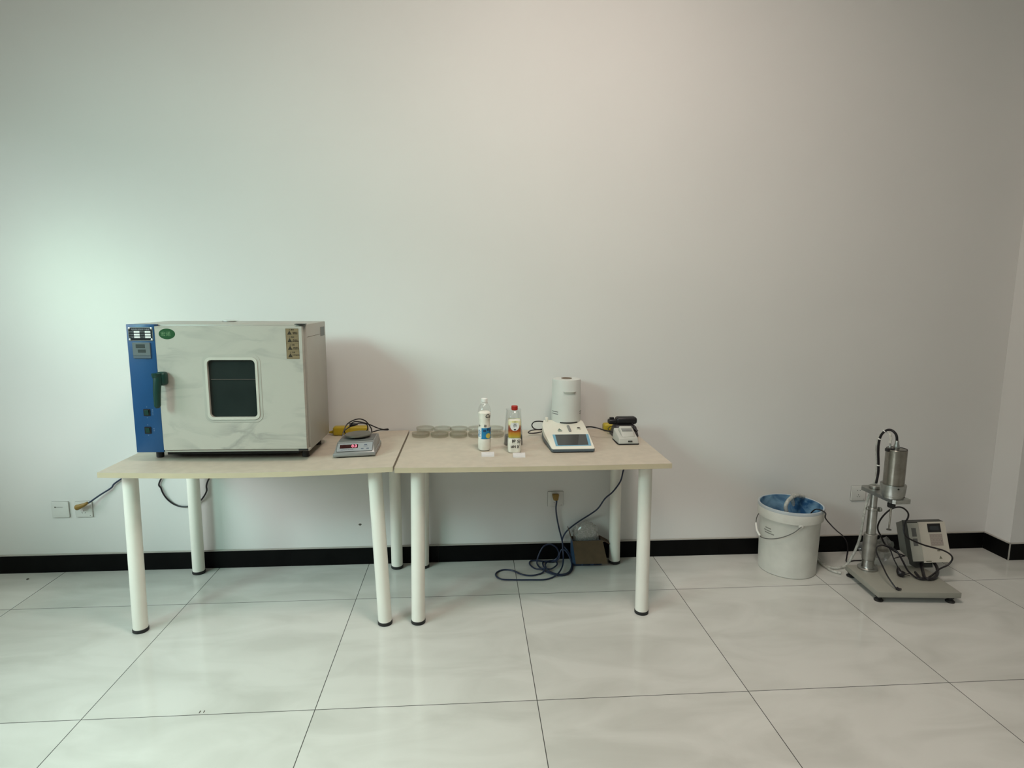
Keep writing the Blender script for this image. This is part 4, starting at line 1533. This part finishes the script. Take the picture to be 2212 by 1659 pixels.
hull_box(bm, ((w_ / 2 + .0005, -.022, .142), (w_ / 2 + .0005, .040, .142), (w_ / 2 + .001, .040, .145), (w_ / 2 + .001, -.022, .145),
              (w_ / 2 + .042, -.022, .118), (w_ / 2 + .042, .040, .118), (w_ / 2 + .043, .040, .121), (w_ / 2 + .043, -.022, .121)))
obj('right_flap', bm, M_carddk, cb, smooth=False)
bm = new(); box(bm, -w_ / 2, -w_ / 2 + .052, -.0262, -.0250, .001, .012); box(bm, -w_ / 2 + .058, -w_ / 2 + .100, -.0262, -.0250, .001, .012); box(bm, w_ / 2 - .045, w_ / 2 - .005, -.0262, -.0250, .001, .012)
pieces('carton_print', bm, M_boxnavy, cb, smooth=False)


def crumple(name, label, cat, loc, sx, sy, sz_, seed, m, grp=None):
    t = bmesh.new()
    bmesh.ops.create_icosphere(t, subdivisions=3, radius=1)
    rnd = random.Random(seed)
    dirs = [(Vector((rnd.gauss(0, 1), rnd.gauss(0, 1), rnd.gauss(0, 1))).normalized(), rnd.uniform(-.35, .35), rnd.uniform(3, 7)) for _ in range(9)]
    for v in t.verts:
        k = 1.0
        for d, a, f in dirs:
            k += a * .75 * abs(math.sin(f * v.co.dot(d) + a * 9)) - a * .35
        k += rnd.uniform(-.05, .05)
        v.co = Vector((v.co.x * sx * k, v.co.y * sy * k, v.co.z * sz_ * k))
    bm = new(); merge(bm, t)
    o_ = obj(name, bm, m, smooth=False)
    o_.location = loc
    o_['label'] = label; o_['category'] = cat
    if grp:
        o_['group'] = grp
    return o_


crumple('plastic_bag', 'crumpled clear plastic film standing out of the open cardboard box', 'plastic bag', (.497, -.066, .158), .066, .020, .078, 11, M_film)

# ================================================================= BUCKET
BX, BY = 1.5905, -.192
bk = thing('bucket', 'white plastic bucket stained blue inside, with a wire handle', 'bucket', (BX, BY, 0))
bm = new()
ro, rb, hb = .157, .146, .362
lathe(bm, [(0, .004), (rb - .004, .0), (rb, .004), (.1525, .300), (.1535, .302), (.1640, .303), (.1650, .307), (.1655, .352), (.1630, .362), (.1580, .366)], 72)
bshell = obj('shell', bm, M_bucket, bk)
bm = new(); lathe(bm, [(.1580, .3658), (.1545, .3640), (.1500, .300), (.1430, .006), (0, .006)], 72); obj('inner_wall', bm, M_bucket_in, bk, label='inside stained blue')
bm = new(); lathe(bm, [(.1655, .3520), (.1665, .3555), (.1640, .3665), (.1590, .3675), (.1560, .3650), (.1580, .3600)], 72)
obj('rim', bm, mat('blue_tinged_rim', (0.46, 0.50, 0.52), .4), bk)
bm = new(); lathe(bm, [(0, .235), (.1475, .235), (.1475, .237), (0, .237)], 64); obj('cloudy_water', bm, M_water, bk)
# wire handle: pivots on the front right and far left, hangs down in front
def bp(a, r, z):
    return (r * math.sin(a), -r * math.cos(a), z)


bm = new()
hp = [bp(a_, r_, z_) for a_, r_, z_ in ((-.17, .1660, .298), (-.40, .168, .262), (-.70, .168, .229), (-1.0, .168, .206), (-1.3, .168, .192), (-1.5, .167, .190), (-1.75, .167, .206), (-2.0, .168, .232), (-2.4, .169, .262), (-2.9, .169, .285), (-3.31, .166, .298))]
tube(bm, hp, .0022, seg=8); obj('wire_handle', bm, mat('dark_wire', (0.12, 0.12, 0.11), .5, metal=.6), bk, label='thin wire handle')
bm = new(); tube(bm, [hp[5], hp[6], hp[7]], .0055, seg=12); obj('hand_grip', bm, M_white, bk, label='white plastic hand grip')
bm = new()
for a in (-.17, -3.31):
    lathe(bm, [(0, .0), (.012, 0), (.012, .010), (.006, .013), (0, .013)], 16, Matrix.Rotation(a, 4, 'Z') @ Matrix.Translation((0, -.1535, .298)) @ FRONT)
pieces('handle_lug', bm, M_bucket, bk)
bm = new()
for z, a0, a1 in ((.246, -1.38, -1.12), (.232, -1.44, -1.10), (.220, -1.40, -1.0)):
    band(bm, .1512, z, z + .006, a0, a1, .0006)
pieces('printed_mark', bm, mat('faded_print', (0.27, 0.27, 0.24), .6), bk)

# clear hose from the bucket to the mixer column, with its arch inside the bucket
og = Vector((BX, BY, 0))
bm = new()
hp2 = [(1.5732, -0.1900, 0.3119), (1.5631, -0.1900, 0.3435), (1.5769, -0.1800, 0.3710), (1.6101, -0.1600, 0.3870), (1.6581, -0.1300, 0.3890), (1.7111, -0.1000, 0.3698), (1.66, -.08, .37), (1.685, -.06, .30), (1.70, -.05, .24)]
tube(bm, hp2, .0105, seg=12)
tube(bm, [(1.7937, -0.1000, 0.0717), (1.8041, -0.1000, 0.0439), (1.8108, -0.1200, 0.0168), (1.8110, -0.1748, 0.0090), (1.8239, -0.2276, 0.0090), (1.8747, -0.2307, 0.0090), (1.9174, -0.2200, 0.0215), (1.9356, -0.2400, 0.0862), (1.9405, -0.2600, 0.1476), (1.9391, -0.2800, 0.2160), (1.9306, -0.3000, 0.3014), (1.9318, -0.3100, 0.3815), (1.9465, -0.3150, 0.4586), (1.9625, -0.3150, 0.5035), (1.9602, -0.3300, 0.5506), (1.9472, -0.3450, 0.6292),
          (1.9268, -0.3600, 0.7066), (1.9166, -0.3800, 0.7694), (1.9207, -0.4100, 0.8096), (1.9156, -0.4500, 0.8141), (1.9128, -0.4700, 0.7932), (1.9082, -0.4750, 0.7666)], .0068, seg=10)
tube(bm, [(1.7934, -0.1100, 0.0705), (1.7986, -0.1400, 0.0207), (1.8000, -0.1974, 0.0090), (1.8080, -0.2660, 0.0090), (1.8388, -0.2955, 0.0090)], .0068, seg=10)
hs_ = recenter(obj('clear_hose', bm, M_tube), (BX + .2, BY, 0))
hs_['label'] = 'milky clear hose running from the bucket across the floor and up beside the mixer column'; hs_['category'] = 'hose'

bm = new()
tube(bm, [(1.65, -.24, .26), (1.655, -.27, .33), (1.667, -.295, .368), (1.683, -.321, .3728), (1.697, -.338, .362), (1.7034, -0.3300, 0.3333), (1.7758, -0.2700, 0.2702), (1.8785, -0.1700, 0.1939), (1.9766, -0.0800, 0.1248), (2.0431, -0.0200, 0.0589), (2.0519, -0.0220, 0.0085), (2.0006, -0.0933, 0.0050), (1.9644, -0.1496, 0.0040), (2.0137, -0.1407, 0.0040), (2.0673, -0.1379, 0.0040), (2.1426, -0.1120, 0.0040)], .0034, seg=8)
pcd = recenter(obj('pump_cord', bm, M_cord), (1.75, -.1, 0))
pcd['label'] = 'thin black cord coming over the bucket rim and down to the floor'; pcd['category'] = 'cord'

# ================================================================= MIXER STAND
mx_, my_ = 1.830, -.600
MYAW = -.085
ms = thing('mixer_stand', 'laboratory mixer with steel motor on a column, standing on a grey plate on the floor', 'laboratory mixer', (mx_, my_, 0), MYAW)


def ML(p):
    return loc_(p, Vector((mx_, my_, 0)), MYAW)


PW, PD = .400, .300
bm = new(); box(bm, 0, PW, 0, PD, .030, .058, .002); obj('base_plate', bm, M_plate, ms)
for x, y in ((.022, .030), (PW - .035, .024), (.024, PD - .014), (PW - .035, PD - .03)):
    bm = new(); lathe(bm, [(0, 0), (.020, 0), (.021, .006), (.011, .014), (.012, .020), (.0165, .022), (.0165, .030), (0, .030)], 20, None, (x, y)); obj('levelling_foot', bm, M_rubber, ms)
cxw, cyw = 1.9435, -.350
c0 = ML((cxw, cyw, 0))
cc = (c0[0], c0[1])
bm = new()
lathe(bm, [(0, .058), (.0475, .058), (.0480, .066), (.045, .0685), (.030, .069), (.0285, .072), (.0285, .110), (.0270, .112), (.0, .112)], 40, None, cc)
cyl(bm, (0, 0), .005, 0, .016, 12, 0, Matrix.Translation((cc[0] + .026, cc[1] - .010, .084)) @ Matrix.Rotation(PI / 2, 4, 'Y'))
obj('column_flange', bm, M_alu, ms)
bm = new(); cyl(bm, cc, .0315, .112, .252, 36, .002); obj('column_sleeve', bm, mat('dull_aluminium', (0.36, 0.35, 0.32), .45, metal=.8, noise=.15, scale=25), ms)
bm = new(); cyl(bm, cc, .0225, .252, .380, 32, .001); obj('lower_column', bm, M_alu, ms)
bm = new(); cyl(bm, cc, .0170, .395, .478, 32, .001); obj('upper_column', bm, M_alu, ms)
bm = new()
cyl(bm, cc, .0250, .380, .3955, 32, .002)
cyl(bm, (0, 0), .0125, .0, .014, 20, .002, Matrix.Translation((cc[0] + .022, cc[1] - .012, .386)) @ Matrix.Rotation(.3, 4, 'Z') @ Matrix.Rotation(PI / 2, 4, 'Y'))
cyl(bm, (0, 0), .0095, .0, .014, 20, .002, Matrix.Translation((cc[0] - .037, cc[1] - .006, .390)) @ Matrix.Rotation(PI / 2, 4, 'Y'))
obj('clamp_collar', bm, M_alu, ms)
# arm plate: runs from the column forward to the motor
bm = new()
A_ = [ML(p) for p in ((1.893, -.318, 0), (1.905, -.300, 0), (1.975, -.300, 0), (1.996, -.440, 0), (1.998, -.535, 0), (1.990, -.545, 0), (1.915, -.545, 0), (1.905, -.535, 0))]
prism(bm, [(p[0], p[1]) for p in A_][::-1], .4785, .498)
obj('arm_plate', bm, M_alu, ms, smooth=False)
bm = new(); cyl(bm, cc, .027, .498, .512, 32, .002); cyl(bm, (cc[0] + .034, cc[1] + .01), .007, .498, .511, 16, .001); obj('column_clamp', bm, M_alu, ms)
m0 = ML((1.9375, -.487, 0)); mc = (m0[0], m0[1])
bm = new()
lathe(bm, [(0, .498), (.0500, .498), (.0505, .508), (.0535, .510), (.0570, .560), (.0560, .564), (.0480, .565), (0, .565)], 48, None, mc)
mcol = obj('motor_collar', bm, M_alu, ms)
bm = new()
for a, z in ((-.15, .553), (.75, .508)):
    cyl(bm, (0, 0), .0042, -.002, .0012, 12, 0, Matrix.Translation((mc[0], mc[1], z)) @ Matrix.Rotation(a, 4, 'Z') @ Matrix.Translation((0, -.0560 if z > .53 else -.0515, 0)) @ FRONT)
pieces('grub_screw', bm, M_rubber, mcol)
bm = new(); lathe(bm, [(0, .565), (.0465, .565), (.0465, .737), (.0445, .7395), (.0, .7395)], 56, None, mc); mt = obj('motor', bm, M_steel, ms, label='satin steel motor cylinder')
bm = new(); lathe(bm, [(.0440, .7395), (.0452, .7395), (.0452, .7415), (.0440, .7415)], 48, None, mc, close=True); box(bm, mc[0] - .056, mc[0] - .020, mc[1] - .016, mc[1] + .006, .728, .7435, .004, 3); obj('hose_clip', bm, M_rubber, mt)
bm = new()
lathe(bm, [(0, .739), (.0135, .739), (.0145, .748), (.0125, .757), (.0095, .766), (.0095, .776), (.007, .780), (0, .780)], 20, None, (mc[0] + .000, mc[1] + .004))
lathe(bm, [(0, .739), (.006, .739), (.006, .752), (.004, .756), (.004, .764), (0, .764)], 16, None, (mc[0] - .031, mc[1] + .004))
pieces('connector', bm, M_alu, mt)
bm = new(); cyl(bm, mc, .0135, .4660, .4785, 24, .001); obj('spindle_nose', bm, M_alu, ms)
bm = new(); cyl(bm, mc, .0185, .4430, .4660, 8, .003); obj('chuck', bm, M_rubber, ms, label='black chuck')
bm = new(); lathe(bm, [(0, .329), (.0036, .329), (.0046, .443), (0, .443)], 16, None, mc); sh = obj('stirrer_shaft', bm, M_steel, ms)
bm = new(); cyl(bm, mc, .0115, .3265, .3290, 24); obj('stirrer_disc', bm, M_condark, sh)
# black sheathed cable arching from the motor top down to the clamp
mw = Vector((1.9375, -.483, .776))
bm = new()
hpts = [tuple(mw), (1.9340, -0.4800, 0.8045), (1.9240, -0.4700, 0.8232), (1.9167, -0.4500, 0.8269), (1.9084, -0.4300, 0.8143), (1.9058, -0.4100, 0.7885), (1.9128, -0.3900, 0.7480), (1.9208, -0.3800, 0.6998), (1.9352, -0.3700, 0.6364), (1.9464, -0.3600, 0.5796), (1.9440, -0.3550, 0.5240)]
tube(bm, [ML(p) for p in hpts], .0060, seg=12)
obj('motor_cable', bm, M_cord, mt, label='black sheathed cable')
bm = new()
for p, dr in (((1.9084, -0.4300, 0.8143), (-.6, .1, -.7)), ((1.9074, -0.4000, 0.7695), (-.2, .1, -1)), ((1.9378, -0.3680, 0.6236), (0, 0, -1))):
    c = Vector(ML(p)); d = Vector(dr).normalized() * .0028
    tube(bm, [tuple(c - d), tuple(c + d)], .0080, seg=12, smooth=False)
pieces('cable_tie', bm, M_white, mt)

# ================================================================= CONTROL BOX
kx, ky = 2.174, -.372
kb = thing('control_box', 'slanted grey and cream control box with keypad and small display, behind the mixer column', 'control box', (kx, ky, .058), 0)
KW = .210
# side outline in (y, z): the slanted front, flat back, foot
def side_prism(bm, x0, x1, pts):
    t = bmesh.new()
    a = [t.verts.new((x0, y, z)) for y, z in pts]
    b = [t.verts.new((x1, y, z)) for y, z in pts]
    t.faces.new(a[::-1]); t.faces.new(b)
    n = len(pts)
    for i in range(n):
        k = (i + 1) % n
        t.faces.new((a[i], a[k], b[k], b[i]))
    bmesh.ops.recalc_face_normals(t, faces=t.faces)
    merge(bm, t)


bm = new(); side_prism(bm, .0015, KW - .0015, [(.028, .043), (.100, .060), (.150, .198), (.104, .2275)])
obj('case', bm, M_conside, kb, smooth=False, label='grey green case')
bm = new(); side_prism(bm, .0, KW, [(.000, .0405), (.034, .0395), (.108, .2285), (.0725, .2285)])
obj('bezel', bm, M_condark, kb, smooth=False, label='dark grey bezel')
bm = new(); side_prism(bm, .030, .125, [(.012, .0002), (.058, .0002), (.075, .045), (.024, .045)]); obj('stand', bm, M_condark, kb, smooth=False)
v1 = Vector((0, .0725, .188)).normalized(); n1 = Vector((0, -.188, .0725)).normalized()
CM = Matrix(((1, 0, 0, 0), (0, v1.y, n1.y, -.0002), (0, v1.z, n1.z, .0405), (0, 0, 0, 1)))
PHt = .2013


def cq(name, x0, x1, y0, y1, z0, z1, m, **k):
    bm = new(); quad((x0, y0), (x1, y0), (x1, y1), (x0, y1), z0, z1, CM, bm)
    return obj(name, bm, m, kb, smooth=False, **k)


cq('front_panel', .0605, KW, -.006, PHt + .001, .0, .006, M_console, label='cream front panel')
cq('side_film', .002, .0600, .002, PHt - .004, .0, .004, M_console2, label='grey left strip of the front')
cq('strip_window', .018, .043, .128, .172, .004, .0046, M_silver_d)
cq('strip_window', .018, .043, .080, .118, .004, .0046, M_silver_d)
d_ = cq('display', .108, .180, .148, .193, .006, .0075, M_adapter, label='black display')
cq('display_glass', .120, .170, .158, .180, .0075, .0080, mat('grey_display_glass', (0.030, 0.033, 0.037), .2))
cq('keypad_film', .112, .183, .078, .140, .006, .0064, M_key)
bm = new()
for r_ in range(3):
    for c_ in range(4):
        ring_prism(bm, [(.1235 + c_ * .0165 + a, .129 - r_ * .0190 + b) for a, b in rrect(.0135, .0120, .003, 3)], [(.1235 + c_ * .0165 + a, .129 - r_ * .0190 + b) for a, b in rrect(.0118, .0103, .0025, 3)], .0064, .0067, CM)
quad((.171, .100), (.178, .100), (.178, .106), (.171, .106), .0064, .0068, CM, bm)
pieces('key', bm, mat('key_outline', (0.24, 0.20, 0.18), .6), kb, smooth=False)
bm = new()
quad((.141, .050), (.157, .050), (.157, .057), (.141, .057), .006, .0064, CM, bm)
prism(bm, [(.145, .012), (.163, .012), (.154, .028)], .006, .0064, CM)
quad((.070, -.002), (.100, -.002), (.100, .003), (.070, .003), .006, .0064, CM, bm)
pieces('panel_print', bm, mat('olive_print', (0.17, 0.165, 0.12), .6), kb, smooth=False)
# cords of the control box
kg = Vector((kx, ky, .058))


def kl(L_):
    return [tuple(Vector(p) - kg) for p in L_]


bm = new()
tube(bm, kl([(2.0392, -0.3000, 0.2140), (2.0043, -0.3200, 0.2564), (1.9878, -0.3400, 0.2953), (1.9821, -0.3700, 0.3447), (1.9933, -0.4000, 0.3929), (2.0135, -0.4200, 0.4169), (2.0430, -0.4300, 0.4174), (2.0727, -0.4300, 0.3924), (2.0847, -0.4200, 0.3613), (2.0704, -0.4200, 0.3321), (2.0613, -0.4300, 0.2992), (2.0746, -0.4350, 0.2663), (2.1155, -0.4400, 0.2426), (2.1669, -0.4500, 0.2232), (2.2148, -0.4600, 0.2114), (2.2663, -0.4600, 0.1952),
             (2.3128, -0.4500, 0.1671), (2.3319, -0.4400, 0.1395), (2.3126, -0.4400, 0.1098), (2.2697, -0.4400, 0.0884), (2.2286, -0.4559, 0.0720), (2.1807, -0.4850, 0.0700)]), .0042, seg=8)
tube(bm, kl([(2.0392, -0.3000, 0.2140), (2.0595, -0.3100, 0.1711), (2.0383, -0.3800, 0.1864), (2.0450, -0.4200, 0.1785), (2.0644, -0.4400, 0.1369), (2.0862, -0.4500, 0.0934), (2.1071, -0.4650, 0.0700), (2.1179, -0.4932, 0.0660), (2.1494, -0.5002, 0.0660), (2.1807, -0.4850, 0.0700)]), .0046, seg=8)
tube(bm, kl([(2.2380, -0.3500, 0.0779), (2.2071, -0.4000, 0.0738), (2.1699, -0.4575, 0.0720), (2.1544, -0.4874, 0.0670), (2.1641, -0.5032, 0.0670), (2.2039, -0.4905, 0.0670), (2.2493, -0.4520, 0.0720), (2.2883, -0.4000, 0.0766), (2.3129, -0.3500, 0.0784)]), .0078, seg=10)
tube(bm, kl([(2.1490, -0.4269, 0.0680), (2.1364, -0.4627, 0.0680), (2.1334, -0.4891, 0.0660), (2.1523, -0.4903, 0.0660)]), .0060, seg=10)
obj('control_cables', bm, M_cord, kb, label='looped black cables')
bm = new()
tube(bm, kl([(2.1299, -0.3700, 0.1312), (2.0768, -0.3700, 0.1531), (2.0491, -0.3600, 0.1724), (2.0198, -0.3600, 0.1859), (1.9892, -0.3700, 0.1935), (1.9477, -0.4000, 0.1974), (1.9253, -0.4300, 0.1861), (1.9213, -0.4600, 0.1625), (1.9178, -0.5000, 0.1343), (1.9162, -0.5400, 0.1048), (1.9248, -0.5750, 0.0759), (1.9303, -0.5850, 0.0664)]), .0035, seg=8)
e0 = Vector(kl([(1.9303, -0.5850, 0.0664)])[0])
tube(bm, [tuple(e0 + Vector((0, 0, .002))), tuple(e0 + Vector((.010, -.008, -.003)))], .0075, seg=12, smooth=False)
for q_ in ((.0, .0), (.012, -.012)):
    tube(bm, [tuple(e0 + Vector((.006 + q_[0] * .2, -.006, q_[1] * .9))), tuple(e0 + Vector((.019, -.010, .001 + q_[1] * .9)))], .0035, seg=8, smooth=False)
obj('sensor_cord', bm, M_cord, kb, label='thin black cord with a small end connector')
bm = new()
tube(bm, kl([(2.1299, -0.3700, 0.1312), (2.0998, -0.3700, 0.1269), (2.0647, -0.3800, 0.1247)]), .0028, seg=8)
tube(bm, kl([(2.0435, -0.3600, 0.1776), (2.0433, -0.3800, 0.1609), (2.0441, -0.4000, 0.1344), (2.0497, -0.4200, 0.1080), (2.0539, -0.4300, 0.0924)]), .0030, seg=8)
P = kl([(2.0509, -0.4300, 0.0976), (2.0491, -0.4450, 0.0796), (2.0642, -0.4550, 0.0539)])
P[2] = (P[2][0], P[2][1], max(P[2][2], .011))
tube(bm, P, lambda s: .006 + .011 * min(1, s * 1.6), seg=14)
pe = Vector(P[2])
for dx_, dz_ in ((0, .006), (.004, -.004), (-.008, 0)):
    tube(bm, [tuple(pe + Vector((dx_ * .5, 0, dz_ + .006))), tuple(pe + Vector((.022 + dx_, -.010, dz_ + .004)))], .0020, seg=6, smooth=False)
obj('power_plug', bm, M_cord, kb, label='black power plug lying on the plate')

# glass jar with lid and clear beaker by the column foot
jx = Vector((2.1112, -0.2531, 0.0580))
gj = thing('glass_jar', 'small lidded glass jar standing on the plate just right of the mixer column', 'glass jar', (jx.x, jx.y + .03, .0583))
bm = new(); lathe(bm, [(0, 0), (.036, 0), (.038, .004), (.038, .030), (.035, .036), (.035, .044), (.0338, .044), (.0338, .036), (.0365, .030), (.0365, .004), (0, .003)], 36); obj('jar_body', bm, M_jarglass, gj)
bm = new(); lathe(bm, [(0, .0605), (.032, .0605), (.0355, .058), (.036, .044), (0, .044)], 36); obj('lid', bm, mat('tan_metal_lid', (0.30, 0.27, 0.22), .35, metal=.4), gj, label='dull tan lid')
gl_ = thing('glass_beaker', 'clear glass beaker tipped over behind the mixer column foot', 'beaker', (jx.x - .058, jx.y + .062, .0583))
bm = new(); lathe(bm, [(0, 0), (.036, 0), (.038, .004), (.038, .085), (.041, .090), (.0400, .091), (.0368, .085), (.0368, .004), (0, .002)], 36, Matrix.Translation((0, 0, .042)) @ Matrix.Rotation(.9, 4, 'Z') @ Matrix.Rotation(1.1, 4, 'X') @ Matrix.Translation((0, 0, -.045)))
obj('beaker_body', bm, M_jarglass, gl_)

crumple('plastic_film', 'loose clear plastic film bunched around the foot of the mixer column', 'plastic film', (jx.x - .030, jx.y - .012, .128), .050, .026, .062, 5, clear_mat('loose_film', tint=(0.95, 0.95, 0.94), gloss=0.2, haze=0.22, rough=0.15, hazecol=(0.5, 0.49, 0.46)))

# small marks lying on the floor
def crumb(label, p, s, seed):
    t = bmesh.new(); bmesh.ops.create_icosphere(t, subdivisions=1, radius=1)
    rnd = random.Random(seed)
    for v in t.verts:
        v.co = Vector((v.co.x * s[0] * rnd.uniform(.6, 1.2), v.co.y * s[1] * rnd.uniform(.6, 1.2), v.co.z * s[2]))
    bm = new(); merge(bm, t)
    o_ = obj('debris', bm, M_dust, smooth=False)
    o_.location = (p[0], p[1], s[2])
    o_['label'] = label; o_['category'] = 'debris'; o_['group'] = 'bits of debris on the floor'; o_['kind'] = 'thing'


crumb('dark crumb on the floor near the skirting at the far left', (-2.4375, -0.0874, 0.0000), (.006, .010, .004), 1)
crumb('thin dark chip on the floor, left one of two beside the tile joint', (-1.1045, -1.1852, 0.0000), (.0022, .009, .001), 2)
crumb('thin dark chip on the floor, right one of two beside the tile joint', (-1.0905, -1.1861, 0.0000), (.0018, .009, .001), 3)
# scuff on the wall under the left table
bm = new(); prism(bm, [(.009 * math.cos(2 * PI * k / 9) * (1 + .3 * math.sin(3 * k)), .006 * math.sin(2 * PI * k / 9)) for k in range(9)], .0001, .0005, front())
s_ = obj('wall_scuff', bm, M_dust, smooth=False); s_.location = (-0.7435, 0.0000, 0.2259)
s_['label'] = 'small grey scuff on the wall under the left table'; s_['category'] = 'scuff'; s_['kind'] = 'thing'
